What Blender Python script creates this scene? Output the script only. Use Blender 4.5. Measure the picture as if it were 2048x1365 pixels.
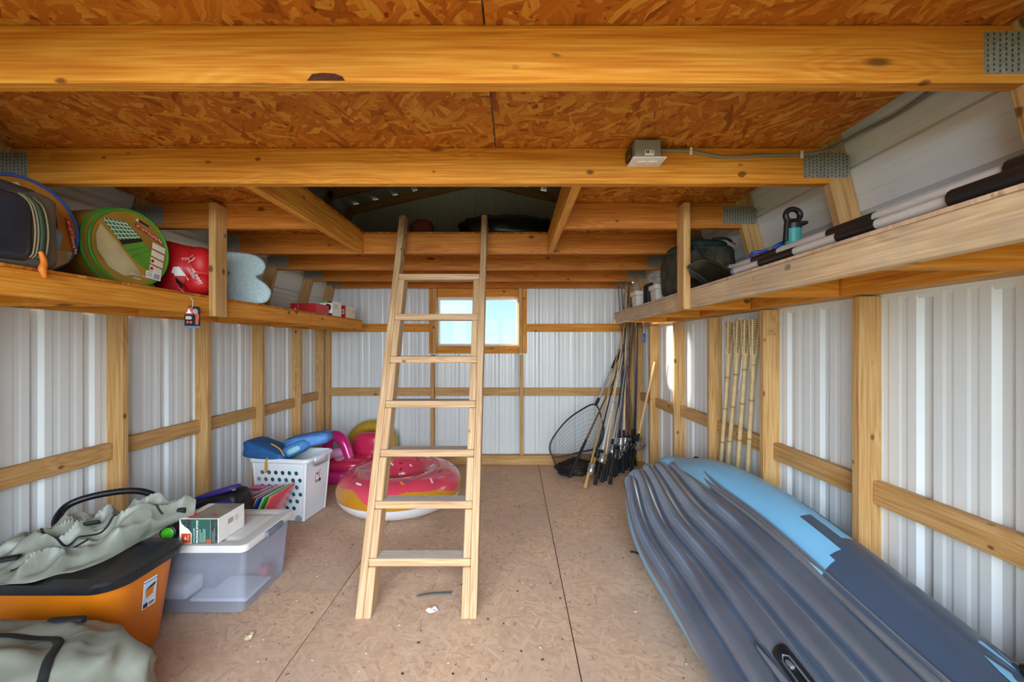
import bpy, bmesh, math, random
from mathutils import Vector, Matrix, noise
random.seed(7)
for o in list(bpy.data.objects):
    bpy.data.objects.remove(o)
SC = bpy.context.scene
COL = SC.collection
# ------------------------------------------------------------------ camera
FPX, VX, VY, EYE = 806.0, 1028.0, 690.0, 1.343      # focal length in px (2048 wide), vanishing point, eye height
cam = bpy.data.cameras.new('camera'); camo = bpy.data.objects.new('camera', cam); COL.objects.link(camo)
camo.location = (0, 0, EYE); camo.rotation_euler = (math.pi/2, 0, 0)
cam.sensor_width = 36; cam.lens = FPX/2048*36
cam.shift_x = -(VX-1024)/2048; cam.shift_y = (VY-682.5)/2048
cam.clip_start = 0.02; SC.camera = camo
# ------------------------------------------------------------------ sky, sun, daylight at the open front, exposure
W = bpy.data.worlds.new('sky'); SC.world = W; W.use_nodes = True
nt = W.node_tree; nt.nodes.clear()
def _n(t, **k):
    n = nt.nodes.new(t)
    for a, v in k.items(): setattr(n, a, v)
    return n
wo = _n('ShaderNodeOutputWorld'); bg = _n('ShaderNodeBackground'); tc = _n('ShaderNodeTexCoord'); sx = _n('ShaderNodeSeparateXYZ')
rp = _n('ShaderNodeValToRGB'); nz = _n('ShaderNodeTexNoise'); mp = _n('ShaderNodeMapping'); rc = _n('ShaderNodeValToRGB'); mx = _n('ShaderNodeMixRGB')
nt.links.new(tc.outputs['Generated'], sx.inputs[0]); nt.links.new(sx.outputs['Z'], rp.inputs[0])
e = rp.color_ramp.elements
e[0].position = 0.0; e[0].color = (0.62, 0.85, 0.96, 1); e[1].position = 0.8; e[1].color = (0.16, 0.36, 0.75, 1)
m_ = e.new(0.25); m_.color = (0.33, 0.63, 0.90, 1)
nt.links.new(tc.outputs['Generated'], mp.inputs[0]); mp.inputs['Scale'].default_value = (3.5, 3.5, 16)
nt.links.new(mp.outputs[0], nz.inputs['Vector']); nz.inputs['Scale'].default_value = 1.6; nz.inputs['Detail'].default_value = 7
nt.links.new(nz.outputs['Fac'], rc.inputs[0]); rc.color_ramp.elements[0].position = 0.47; rc.color_ramp.elements[1].position = 0.78
nt.links.new(rc.outputs[0], mx.inputs[0]); nt.links.new(rp.outputs[0], mx.inputs[1]); mx.inputs[2].default_value = (0.86, 0.93, 0.97, 1)
nt.links.new(mx.outputs[0], bg.inputs[0]); nt.links.new(bg.outputs[0], wo.inputs[0])
bg.inputs[1].default_value = 1.3
sun = bpy.data.lights.new('sun', 'SUN'); suno = bpy.data.objects.new('sun', sun); COL.objects.link(suno)
sun.energy = 34; sun.angle = math.radians(6.0); sun.color = (1.0, 0.90, 0.74)
suno.rotation_euler = Vector((1.85, -0.98, -0.40)).to_track_quat('-Z', 'Y').to_euler()
def area(name, loc, target, sx_, sy_, power, color):
    l = bpy.data.lights.new(name, 'AREA'); l.shape = 'RECTANGLE'; l.size = sx_; l.size_y = sy_; l.energy = power; l.color = color
    o = bpy.data.objects.new(name, l); COL.objects.link(o); o.location = loc
    o.rotation_euler = (Vector(target)-Vector(loc)).to_track_quat('-Z', 'Z').to_euler()
    return o
# daylight falling in through the wide open front of the shed, behind the camera
area('daylight_open_front', (-0.25, -5.0, 2.9), (-0.25, 2.4, 0.9), 9.0, 4.4, 1850, (0.77, 0.88, 1.0))
vs = SC.view_settings; vs.view_transform = 'Standard'; vs.look = 'None'; vs.exposure = 0.08; vs.gamma = 1.0; vs.use_curve_mapping = False
# ------------------------------------------------------------------ helpers
def P(px, py, y): return Vector(((px-VX)/FPX*y, y, EYE+(VY-py)/FPX*y))       # photo pixel at depth y
def F(px, py, z=0.0):                                                        # photo pixel on the level z
    y = (z-EYE)*FPX/(VY-py); return P(px, py, y)
def hexc(h):
    h = h.lstrip('#'); r = [int(h[i:i+2], 16)/255 for i in (0, 2, 4)]
    return tuple((c/12.92 if c <= .04045 else ((c+.055)/1.055)**2.4) for c in r)
MATS = {}
def newmat(name):
    m = bpy.data.materials.new(name); m.use_nodes = True; t = m.node_tree
    b = t.nodes['Principled BSDF']; MATS[name] = m
    return m, t, b
def mat(name, col, rough=0.5, metal=0.0, var=0.06, scale=18.0, spec=0.5, bump=0.0, coat=0.0):
    if name in MATS: return MATS[name]
    m, t, b = newmat(name)
    c = hexc(col) if isinstance(col, str) else col
    nz = t.nodes.new('ShaderNodeTexNoise'); nz.inputs['Scale'].default_value = scale; nz.inputs['Detail'].default_value = 4
    tcn = t.nodes.new('ShaderNodeTexCoord'); t.links.new(tcn.outputs['Object'], nz.inputs['Vector'])
    r = t.nodes.new('ShaderNodeValToRGB'); t.links.new(nz.outputs['Fac'], r.inputs[0])
    r.color_ramp.elements[0].position = .3; r.color_ramp.elements[1].position = .7
    r.color_ramp.elements[0].color = tuple(max(0, x*(1-var)) for x in c)+(1,)
    r.color_ramp.elements[1].color = tuple(min(1, x*(1+var)) for x in c)+(1,)
    t.links.new(r.outputs[0], b.inputs['Base Color'])
    b.inputs['Roughness'].default_value = rough; b.inputs['Metallic'].default_value = metal
    b.inputs['Specular IOR Level'].default_value = spec; b.inputs['Coat Weight'].default_value = coat
    if bump:
        bn = t.nodes.new('ShaderNodeBump'); bn.inputs['Strength'].default_value = bump; bn.inputs['Distance'].default_value = .01
        t.links.new(nz.outputs['Fac'], bn.inputs['Height']); t.links.new(bn.outputs[0], b.inputs['Normal'])
    return m
def wood(name, base, dark, light, knot='#5a3212', grey=0.0):
    m, t, b = newmat(name); N = t.nodes.new; L = t.links.new
    tcn = N('ShaderNodeTexCoord'); oi = N('ShaderNodeObjectInfo')
    ad = N('ShaderNodeVectorMath'); ad.operation = 'MULTIPLY_ADD'
    cb = N('ShaderNodeCombineXYZ')
    for i in range(3): L(oi.outputs['Random'], cb.inputs[i])
    L(cb.outputs[0], ad.inputs[0]); ad.inputs[1].default_value = (37, 11, 23); L(tcn.outputs['Object'], ad.inputs[2])
    # knots
    mk = N('ShaderNodeMapping'); mk.inputs['Scale'].default_value = (1.7, 5.5, 5.5); L(ad.outputs[0], mk.inputs[0])
    vo = N('ShaderNodeTexVoronoi'); vo.inputs['Scale'].default_value = 1.0; L(mk.outputs[0], vo.inputs['Vector'])
    # grain: long bands bent around the knots
    mg = N('ShaderNodeMapping'); mg.inputs['Scale'].default_value = (0.7, 13, 13); L(ad.outputs[0], mg.inputs[0])
    ng = N('ShaderNodeTexNoise'); ng.inputs['Scale'].default_value = 1.0; ng.inputs['Detail'].default_value = 2; ng.inputs['Distortion'].default_value = .5
    L(mg.outputs[0], ng.inputs['Vector'])
    kb = N('ShaderNodeMapRange'); L(vo.outputs['Distance'], kb.inputs[0]); kb.inputs[1].default_value = .0; kb.inputs[2].default_value = .34; kb.inputs[3].default_value = .42; kb.inputs[4].default_value = 0
    su = N('ShaderNodeMath'); su.operation = 'ADD'; L(ng.outputs['Fac'], su.inputs[0]); L(kb.outputs[0], su.inputs[1])
    ml = N('ShaderNodeMath'); ml.operation = 'MULTIPLY'; L(su.outputs[0], ml.inputs[0]); ml.inputs[1].default_value = 46
    sn = N('ShaderNodeMath'); sn.operation = 'SINE'; L(ml.outputs[0], sn.inputs[0])
    mf = N('ShaderNodeMapping'); mf.inputs['Scale'].default_value = (4, 160, 160); L(ad.outputs[0], mf.inputs[0])
    nf = N('ShaderNodeTexNoise'); nf.inputs['Scale'].default_value = 1; nf.inputs['Detail'].default_value = 3; L(mf.outputs[0], nf.inputs['Vector'])
    f1 = N('ShaderNodeMath'); f1.operation = 'MULTIPLY_ADD'; L(sn.outputs[0], f1.inputs[0]); f1.inputs[1].default_value = .075; L(nf.outputs['Fac'], f1.inputs[2])
    r = N('ShaderNodeValToRGB'); L(f1.outputs[0], r.inputs[0])
    r.color_ramp.elements[0].position = .2; r.color_ramp.elements[1].position = .8
    r.color_ramp.elements[0].color = hexc(dark)+(1,); r.color_ramp.elements[1].color = hexc(light)+(1,)
    mid = r.color_ramp.elements.new(.5); mid.color = hexc(base)+(1,)
    # broad tone shifts along each board
    nb = N('ShaderNodeTexNoise'); nb.inputs['Scale'].default_value = 2.2; L(ad.outputs[0], nb.inputs['Vector'])
    hb = N('ShaderNodeHueSaturation'); L(r.outputs[0], hb.inputs['Color'])
    mr = N('ShaderNodeMapRange'); L(nb.outputs['Fac'], mr.inputs[0]); mr.inputs[3].default_value = .8; mr.inputs[4].default_value = 1.2; L(mr.outputs[0], hb.inputs['Value'])
    kr = N('ShaderNodeMapRange'); L(vo.outputs['Distance'], kr.inputs[0]); kr.inputs[1].default_value = .045; kr.inputs[2].default_value = .085; kr.inputs[3].default_value = .85; kr.inputs[4].default_value = 0
    mixk = N('ShaderNodeMixRGB'); L(kr.outputs[0], mixk.inputs[0]); L(hb.outputs[0], mixk.inputs[1]); mixk.inputs[2].default_value = hexc(knot)+(1,)
    # small dark pin knots
    mk2 = N('ShaderNodeMapping'); mk2.inputs['Scale'].default_value = (10, 16, 16); mk2.inputs['Location'].default_value = (3.7, 1.9, 5.3); L(ad.outputs[0], mk2.inputs[0])
    vo2 = N('ShaderNodeTexVoronoi'); vo2.inputs['Scale'].default_value = 1.0; L(mk2.outputs[0], vo2.inputs['Vector'])
    sp2 = N('ShaderNodeSeparateColor'); L(vo2.outputs['Color'], sp2.inputs[0])
    th2 = N('ShaderNodeMapRange'); L(sp2.outputs[0], th2.inputs[0]); th2.inputs[1].default_value = .72; th2.inputs[2].default_value = 1.0; th2.inputs[3].default_value = .0; th2.inputs[4].default_value = .22
    df2 = N('ShaderNodeMath'); df2.operation = 'SUBTRACT'; L(th2.outputs[0], df2.inputs[0]); L(vo2.outputs['Distance'], df2.inputs[1])
    kr2 = N('ShaderNodeMapRange'); L(df2.outputs[0], kr2.inputs[0]); kr2.inputs[1].default_value = -.03; kr2.inputs[2].default_value = .05; kr2.inputs[3].default_value = 0; kr2.inputs[4].default_value = .8
    mixk2 = N('ShaderNodeMixRGB'); L(kr2.outputs[0], mixk2.inputs[0]); L(mixk.outputs[0], mixk2.inputs[1]); mixk2.inputs[2].default_value = hexc(knot)+(1,)
    mixk = mixk2
    out = mixk
    if grey:
        n2 = N('ShaderNodeTexNoise'); n2.inputs['Scale'].default_value = 9; n2.inputs['Detail'].default_value = 6; L(ad.outputs[0], n2.inputs['Vector'])
        r2 = N('ShaderNodeMapRange'); L(n2.outputs['Fac'], r2.inputs[0]); r2.inputs[1].default_value = .4; r2.inputs[2].default_value = .65; r2.inputs[3].default_value = 0; r2.inputs[4].default_value = grey
        m2 = N('ShaderNodeMixRGB'); L(r2.outputs[0], m2.inputs[0]); L(mixk.outputs[0], m2.inputs[1]); m2.inputs[2].default_value = hexc('#a89b8c')+(1,)
        out = m2
    L(out.outputs[0], b.inputs['Base Color']); b.inputs['Roughness'].default_value = .62; b.inputs['Specular IOR Level'].default_value = .3
    bn = N('ShaderNodeBump'); bn.inputs['Strength'].default_value = .12; bn.inputs['Distance'].default_value = .004; L(f1.outputs[0], bn.inputs['Height']); L(bn.outputs[0], b.inputs['Normal'])
    return m
def osb(name, cols, dirt=None, rough=.7, fs=1.0):
    """overlapping wood strands: several turned, stretched cell layers, the highest strand wins"""
    m, t, b = newmat(name); N = t.nodes.new; L = t.links.new
    tcn = N('ShaderNodeTexCoord'); oi = N('ShaderNodeObjectInfo')
    cb = N('ShaderNodeCombineXYZ'); L(oi.outputs['Random'], cb.inputs[0]); L(oi.outputs['Random'], cb.inputs[1])
    ad = N('ShaderNodeVectorMath'); ad.operation = 'MULTIPLY_ADD'; L(cb.outputs[0], ad.inputs[0]); ad.inputs[1].default_value = (31, 17, 0); L(tcn.outputs['Object'], ad.inputs[2])
    nd = N('ShaderNodeTexNoise'); nd.inputs['Scale'].default_value = 14; nd.inputs['Detail'].default_value = 3; L(ad.outputs[0], nd.inputs['Vector'])
    dv = N('ShaderNodeVectorMath'); dv.operation = 'MULTIPLY_ADD'; L(nd.outputs['Color'], dv.inputs[0]); dv.inputs[1].default_value = (.03, .03, 0); L(ad.outputs[0], dv.inputs[2])
    prevh = None
    for i, (ang, sx_, sy_) in enumerate([(25, 13, 62), (80, 15, 75), (-40, 12, 55), (140, 16, 80), (5, 13, 68), (-75, 15, 60)]):
        mp_ = N('ShaderNodeMapping'); mp_.vector_type = 'TEXTURE' if False else 'POINT'
        rt = N('ShaderNodeVectorRotate'); rt.rotation_type = 'Z_AXIS'; rt.inputs['Angle'].default_value = math.radians(ang); L(dv.outputs[0], rt.inputs['Vector'])
        mp_.inputs['Scale'].default_value = (sx_*fs, sy_*fs, 0); mp_.inputs['Location'].default_value = (i*7.3, i*3.1, 0); L(rt.outputs[0], mp_.inputs[0])
        vo = N('ShaderNodeTexVoronoi'); vo.voronoi_dimensions = '2D'; vo.inputs['Scale'].default_value = 1; vo.inputs['Randomness'].default_value = 1; L(mp_.outputs[0], vo.inputs['Vector'])
        sp = N('ShaderNodeSeparateColor'); L(vo.outputs['Color'], sp.inputs[0])
        h, v = sp.outputs[0], sp.outputs[1]
        st = N('ShaderNodeMapping'); st.inputs['Scale'].default_value = (3, 120, 1); L(rt.outputs[0], st.inputs[0])
        sn = N('ShaderNodeTexNoise'); sn.inputs['Scale'].default_value = 1; sn.inputs['Detail'].default_value = 2; L(st.outputs[0], sn.inputs['Vector'])
        vv = N('ShaderNodeMath'); vv.operation = 'MULTIPLY_ADD'; L(sn.outputs['Fac'], vv.inputs[0]); vv.inputs[1].default_value = .35; L(v, vv.inputs[2])
        if prevh is None: prevh, prevv = h, vv.outputs[0]; continue
        gt = N('ShaderNodeMath'); gt.operation = 'GREATER_THAN'; L(h, gt.inputs[0]); L(prevh, gt.inputs[1])
        mxn = N('ShaderNodeMix'); L(gt.outputs[0], mxn.inputs[0]); L(prevv, mxn.inputs[2]); L(vv.outputs[0], mxn.inputs[3])
        mh = N('ShaderNodeMath'); mh.operation = 'MAXIMUM'; L(h, mh.inputs[0]); L(prevh, mh.inputs[1])
        prevh, prevv = mh.outputs[0], mxn.outputs[0]
    r = N('ShaderNodeValToRGB'); L(prevv, r.inputs[0])
    els = r.color_ramp.elements
    els[0].position = .12; els[0].color = hexc(cols[0])+(1,); els[1].position = 1.12 if False else 1.0; els[1].color = hexc(cols[-1])+(1,)
    for i, c in enumerate(cols[1:-1]):
        q = els.new(.12+.88*(i+1)/(len(cols)-1)); q.color = hexc(c)+(1,)
    out = r.outputs[0]
    ns = N('ShaderNodeTexNoise'); ns.inputs['Scale'].default_value = 42; ns.inputs['Detail'].default_value = 3; L(dv.outputs[0], ns.inputs['Vector'])
    rs = N('ShaderNodeMapRange'); L(ns.outputs['Fac'], rs.inputs[0]); rs.inputs[1].default_value = .66; rs.inputs[2].default_value = .74; rs.inputs[3].default_value = 0; rs.inputs[4].default_value = .75
    ms = N('ShaderNodeMixRGB'); L(rs.outputs[0], ms.inputs[0]); L(out, ms.inputs[1]); ms.inputs[2].default_value = hexc(cols[0])+(1,); ms.blend_type = 'MULTIPLY'; out = ms.outputs[0]
    if dirt:
        n2 = N('ShaderNodeTexNoise'); n2.inputs['Scale'].default_value = 1.5; n2.inputs['Detail'].default_value = 6; L(ad.outputs[0], n2.inputs['Vector'])
        r2 = N('ShaderNodeMapRange'); L(n2.outputs['Fac'], r2.inputs[0]); r2.inputs[1].default_value = .35; r2.inputs[2].default_value = .7; r2.inputs[3].default_value = .12; r2.inputs[4].default_value = .62
        m2 = N('ShaderNodeMixRGB'); L(r2.outputs[0], m2.inputs[0]); L(out, m2.inputs[1]); m2.inputs[2].default_value = hexc(dirt)+(1,); out = m2.outputs[0]
    L(out, b.inputs['Base Color']); b.inputs['Roughness'].default_value = rough; b.inputs['Specular IOR Level'].default_value = .25
    bn = N('ShaderNodeBump'); bn.inputs['Strength'].default_value = .25; bn.inputs['Distance'].default_value = .003; L(prevv, bn.inputs['Height']); L(bn.outputs[0], b.inputs['Normal'])
    return m
# ---- objects
def wloc(o):
    return o.matrix_basis.translation.copy() if o.parent is None else wloc(o.parent)+o.matrix_basis.translation
def tag(o, label=None, cat=None, group=None, kind=None):
    if label: o['label'] = label
    if cat: o['category'] = cat
    if group: o['group'] = group
    if kind: o['kind'] = kind
    return o
def thing(name, label, cat, loc=(0, 0, 0), group=None, rotz=0.0):
    o = bpy.data.objects.new(name, None); COL.objects.link(o); o.location = loc; o.rotation_euler = (0, 0, rotz); o.empty_display_size = .05
    return tag(o, label, cat, group)
def struct(name, loc=(0, 0, 0)):
    o = bpy.data.objects.new(name, None); COL.objects.link(o); o.location = loc; o['kind'] = 'structure'; return o
def link(name, me, mats, parent=None, M=None, local=False):
    """link a mesh; M is its world matrix (or the matrix in the parent's frame when local)"""
    o = bpy.data.objects.new(name, me); COL.objects.link(o)
    if mats is not None and not me.materials:
        for m in (mats if isinstance(mats, (list, tuple)) else [mats]): me.materials.append(m)
    M = M or Matrix.Identity(4)
    if parent is not None:
        o.parent = parent
        if not local: M = Matrix.Translation(-wloc(parent)) @ M
    o.matrix_basis = M
    return o
def frame(x, up):
    x = Vector(x).normalized(); up = Vector(up)
    z = (up-x*up.dot(x))
    if z.length < 1e-5: z = Vector((1, 0, 0))-x*x.x
    z.normalize(); y = z.cross(x)
    return Matrix((x, y, z)).transposed()
def shade(me, ang=40):
    me.polygons.foreach_set('use_smooth', [True]*len(me.polygons))
    try: me.set_sharp_from_angle(angle=math.radians(ang))
    except Exception: pass
def solid(name, verts, faces, mats, parent=None, xdir=(1, 0, 0), up=(0, 0, 1), bevel=0.0, smooth=False, local=False, midx=None, origin=None):
    """mesh from world-space vertices; the object's local X follows xdir (wood grain)"""
    R = frame(xdir, up)
    vs_ = [Vector(v) for v in verts]
    c = Vector(origin) if origin is not None else sum(vs_, Vector())/len(vs_)
    Ri = R.transposed()
    me = bpy.data.meshes.new(name); me.from_pydata([Ri @ (v-c) for v in vs_], [], faces)
    if bevel:
        bm = bmesh.new(); bm.from_mesh(me); bmesh.ops.recalc_face_normals(bm, faces=bm.faces)
        bmesh.ops.bevel(bm, geom=list(bm.edges), offset=bevel, segments=1, affect='EDGES'); bm.to_mesh(me); bm.free()
    else:
        bm = bmesh.new(); bm.from_mesh(me); bmesh.ops.recalc_face_normals(bm, faces=bm.faces); bm.to_mesh(me); bm.free()
    if midx: me.polygons.foreach_set('material_index', midx)
    if smooth: shade(me)
    return link(name, me, mats, parent, Matrix.Translation(c) @ R.to_4x4(), local)
BOXF = [(0, 1, 3, 2), (4, 6, 7, 5), (0, 4, 5, 1), (2, 3, 7, 6), (0, 2, 6, 4), (1, 5, 7, 3)]
def lum(name, x0, x1, y0, y1, z0, z1, m, parent=None, bevel=.003, local=False):
    """a squared board between two corners, grain along its longest side"""
    V = [(x, y, z) for x in (x0, x1) for y in (y0, y1) for z in (z0, z1)]
    d = (x1-x0, y1-y0, z1-z0); k = d.index(max(d))
    xd = [(1, 0, 0), (0, 1, 0), (0, 0, 1)][k]; up = (0, 0, 1) if k != 2 else (0, 1, 0)
    return solid(name, V, BOXF, m, parent, xd, up, bevel, local=local)
def board(name, p0, p1, w, t, m, parent=None, up=(0, 0, 1), bevel=.003):
    p0, p1 = Vector(p0), Vector(p1); R = frame(p1-p0, up); a, b = R.col[1]*t/2, R.col[2]*w/2
    V = [p+sa*a+sb*b for p in (p0, p1) for sa in (-1, 1) for sb in (-1, 1)]
    return solid(name, V, BOXF, m, parent, p1-p0, up, bevel)
def rbox(name, size, mats, parent, loc, rot=None, r=.01, seg=3, local=False, taper=1.0, noise_amp=0.0, nsc=6, sub=0):
    bm = bmesh.new(); bmesh.ops.create_cube(bm, size=1)
    for v in bm.verts:
        k = taper if v.co.z < 0 else 1
        v.co = Vector((v.co.x*size[0]*k, v.co.y*size[1]*k, v.co.z*size[2]))
    if r: bmesh.ops.bevel(bm, geom=list(bm.edges), offset=r, segments=seg, affect='EDGES', profile=.5)
    if sub: bmesh.ops.subdivide_edges(bm, edges=list(bm.edges), cuts=sub, use_grid_fill=True)
    if noise_amp:
        for v in bm.verts:
            v.co += v.co.normalized()*noise.noise(v.co*nsc+Vector(loc)*3)*noise_amp
    me = bpy.data.meshes.new(name); bm.to_mesh(me); bm.free(); shade(me, 50)
    M = Matrix.Translation(Vector(loc)) @ ((rot if rot is not None else Matrix.Identity(3)).to_4x4())
    return link(name, me, mats, parent, M, local)
def cr(pts, n, closed=False):
    """Catmull-Rom resample"""
    pts = [Vector(p) for p in pts]; m = len(pts); out = []
    segs = m if closed else m-1
    for k in range(n if closed else n+1):
        u = k/n*segs; i = min(int(u), segs-1); f = u-i
        g = (lambda j: pts[j % m]) if closed else (lambda j: pts[max(0, min(m-1, j))])
        a, b, c, d = g(i-1), g(i), g(i+1), g(i+2)
        out.append(.5*((2*b)+(c-a)*f+(2*a-5*b+4*c-d)*f*f+(3*b-a-3*c+d)*f**3))
    return out
def tube(name, pts, r, m, parent=None, n=None, seg=8, closed=False, radii=None, flat=1.0, up=(0, 0, 1), local=False, midx=None, caps=True, smooth=True, cren=True):
    P_ = cr(pts, n, closed) if n else [Vector(p) for p in pts]
    K = len(P_)
    if radii:
        rr = []
        for k in range(K):
            u = k/max(1, K-1)*(len(radii)-1); i = min(int(u), len(radii)-2); f = u-i; rr.append(radii[i]*(1-f)+radii[i+1]*f)
    else: rr = [r]*K
    c = P_[0].copy(); V = []; Fc = []
    prev = None
    for k in range(K):
        d = (P_[(k+1) % K]-P_[k-1]) if closed else (P_[min(k+1, K-1)]-P_[max(k-1, 0)])
        if d.length < 1e-9: d = Vector((0, 0, 1))
        d.normalize()
        if prev is None:
            a = Vector(up)-d*Vector(up).dot(d)
            if a.length < .05: a = Vector((1, 0, 0))-d*d.x
        else: a = prev-d*prev.dot(d)
        a.normalize(); prev = a; b = d.cross(a)
        for s in range(seg):
            q = 2*math.pi*s/seg
            V.append(P_[k]-c+(a*math.cos(q)*flat+b*math.sin(q))*rr[k])
    rng = K if closed else K-1
    for k in range(rng):
        for s in range(seg):
            k2 = (k+1) % K; Fc.append((k*seg+s, k*seg+(s+1) % seg, k2*seg+(s+1) % seg, k2*seg+s))
    if not closed and caps: Fc += [tuple(range(seg))[::-1], tuple((K-1)*seg+s for s in range(seg))]
    me = bpy.data.meshes.new(name); me.from_pydata(V, [], Fc)
    if midx: me.polygons.foreach_set('material_index', [midx(f) for f in range(len(Fc))])
    if smooth: shade(me, 50)
    return link(name, me, m, parent, Matrix.Translation(c), local)
def lathe(name, prof, m, parent, loc, axis=(0, 0, 1), seg=24, local=False, up=(1, 0, 0), smooth=True):
    V = []; Fc = []; n = len(prof)
    for (r, h) in prof:
        for s in range(seg): V.append((r*math.cos(2*math.pi*s/seg), r*math.sin(2*math.pi*s/seg), h))
    for k in range(n-1):
        for s in range(seg): Fc.append((k*seg+s, k*seg+(s+1) % seg, (k+1)*seg+(s+1) % seg, (k+1)*seg+s))
    if prof[0][0] > 1e-6: Fc.append(tuple(range(seg))[::-1])
    if prof[-1][0] > 1e-6: Fc.append(tuple((n-1)*seg+s for s in range(seg)))
    me = bpy.data.meshes.new(name); me.from_pydata(V, [], Fc)
    if smooth: shade(me, 35)
    z = Vector(axis).normalized(); x = Vector(up)-z*Vector(up).dot(z)
    if x.length < 1e-4: x = Vector((0, 1, 0))-z*z.y
    x.normalize(); R = Matrix((x, z.cross(x), z)).transposed()
    return link(name, me, m, parent, Matrix.Translation(Vector(loc)) @ R.to_4x4(), local)
def loft(name, rows, nu, nv, m, parent, thick=.004, disp=None, smooth=True, local=False):
    """smooth sheet through a grid of control points"""
    R1 = [cr(r, nu) for r in rows]
    colm = [cr([R1[j][i] for j in range(len(rows))], nv) for i in range(nu+1)]
    c = Vector(rows[0][0]); V = []
    for i in range(nu+1):
        for j in range(nv+1):
            p = colm[i][j].copy()
            if disp: p += Vector(disp(p, i/nu, j/nv))
            V.append(p-c)
    Fc = [(i*(nv+1)+j, (i+1)*(nv+1)+j, (i+1)*(nv+1)+j+1, i*(nv+1)+j+1) for i in range(nu) for j in range(nv)]
    me = bpy.data.meshes.new(name); me.from_pydata(V, [], Fc)
    if smooth: shade(me, 75)
    o = link(name, me, m, parent, Matrix.Translation(c), local)
    if thick:
        s = o.modifiers.new('thickness', 'SOLIDIFY'); s.thickness = thick; s.offset = 0
    return o
def blob(name, size, mats, parent, loc, rot=None, ex=2.6, amp=.0, nsc=5, seg=32, rings=18, local=False, flatb=0.0, seed=0, fn=None):
    """soft stuffed body (superellipsoid) with creases"""
    V = []; Fc = []
    sg = lambda c, p: math.copysign(abs(c)**p, c); p = 2/ex
    for i in range(rings+1):
        th = math.pi*i/rings-math.pi/2
        for s in range(seg):
            ph = 2*math.pi*s/seg
            v = Vector((sg(math.cos(th), p)*sg(math.cos(ph), p), sg(math.cos(th), p)*sg(math.sin(ph), p), sg(math.sin(th), p)))
            if amp:
                q = v*nsc*.5+Vector((seed*5.1, seed*2.7, seed))
                v *= 1+amp*(noise.noise(q)+.6*(1-abs(noise.noise(q*2.1))*2)*.5)
            if fn: v = fn(v)
            v = Vector((v.x*size[0]/2, v.y*size[1]/2, v.z*size[2]/2))
            if flatb: v.z = max(v.z, -size[2]/2*flatb)
            V.append(v)
    for i in range(rings):
        for s in range(seg): Fc.append((i*seg+s, i*seg+(s+1) % seg, (i+1)*seg+(s+1) % seg, (i+1)*seg+s))
    me = bpy.data.meshes.new(name); me.from_pydata(V, [], Fc)
    bm = bmesh.new(); bm.from_mesh(me); bmesh.ops.remove_doubles(bm, verts=bm.verts, dist=1e-5); bmesh.ops.recalc_face_normals(bm, faces=bm.faces); bm.to_mesh(me); bm.free()
    shade(me, 60)
    M = Matrix.Translation(Vector(loc)) @ ((rot if rot is not None else Matrix.Identity(3)).to_4x4())
    return link(name, me, mats, parent, M, local)
class Fr:
    """a drawing plane: origin, right, up (as the viewer sees it)"""
    def __init__(s, o, ux, uy, k=1.0):
        s.o, s.ux, s.uy, s.k = Vector(o), Vector(ux).normalized(), Vector(uy).normalized(), k; s.n = s.ux.cross(s.uy)
    def at(s, x, y, d=0.0): return s.o+(s.ux*x+s.uy*y)*s.k+s.n*d      # ux may be shortened to squeeze a print
def flat(name, fr, pts, m, parent, d=.001, local=False):
    V = [fr.at(x, y, d) for x, y in pts]
    return solid(name, V, [tuple(range(len(V)))], m, parent, fr.ux, fr.uy, local=local) if False else link(name, _ng(name, V), m, parent, Matrix.Translation(V[0]), local)
def _ng(name, V):
    me = bpy.data.meshes.new(name); me.from_pydata([v-V[0] for v in V], [], [tuple(range(len(V)))]); return me
def rect(x0, y0, x1, y1): return [(x0, y0), (x1, y0), (x1, y1), (x0, y1)]
def text(name, s, fr, x, y, size, m, parent, d=.0015, ang=0, local=False, align='LEFT', bold=0.0):
    cu = bpy.data.curves.new('t', 'FONT'); cu.body = s; cu.size = size*fr.k; cu.align_x = align; cu.offset = bold; cu.resolution_u = 2
    ob = bpy.data.objects.new('t', cu); me = bpy.data.meshes.new_from_object(ob); bpy.data.objects.remove(ob); bpy.data.curves.remove(cu)
    me.name = name; me.materials.clear()
    a = math.radians(ang); ux = fr.ux*math.cos(a)+fr.uy*math.sin(a); uy = -fr.ux*math.sin(a)+fr.uy*math.cos(a)
    R = Matrix((ux, uy, fr.n)).transposed()
    return link(name, me, m, parent, Matrix.Translation(fr.at(x, y, d)) @ R.to_4x4(), local)
def plate(name, fr, outline, thick, m, parent, holes=(), local=False, bevel=0.0):
    """flat plate with an outline and round or polygonal holes, front face on the plane"""
    cu = bpy.data.curves.new('c', 'CURVE'); cu.dimensions = '2D'; cu.fill_mode = 'BOTH'; cu.extrude = thick/2
    for pts in [outline]+list(holes):
        sp = cu.splines.new('POLY'); sp.points.add(len(pts)-1); sp.use_cyclic_u = True
        for p, (x, y) in zip(sp.points, pts): p.co = (x*fr.k, y*fr.k, 0, 1)
    if bevel: cu.bevel_depth = bevel; cu.bevel_resolution = 1
    ob = bpy.data.objects.new('c', cu); me = bpy.data.meshes.new_from_object(ob); bpy.data.objects.remove(ob); bpy.data.curves.remove(cu)
    me.name = name; me.materials.clear()
    for v in me.vertices: v.co.x *= fr.ux.length
    R = Matrix((fr.ux.normalized(), fr.uy, fr.n)).transposed()
    return link(name, me, m, parent, Matrix.Translation(fr.o-fr.n*thick/2) @ R.to_4x4(), local)
def circ(cx, cy, r, n=16, ry=None): return [(cx+r*math.cos(2*math.pi*i/n), cy+(ry or r)*math.sin(2*math.pi*i/n)) for i in range(n)]
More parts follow.
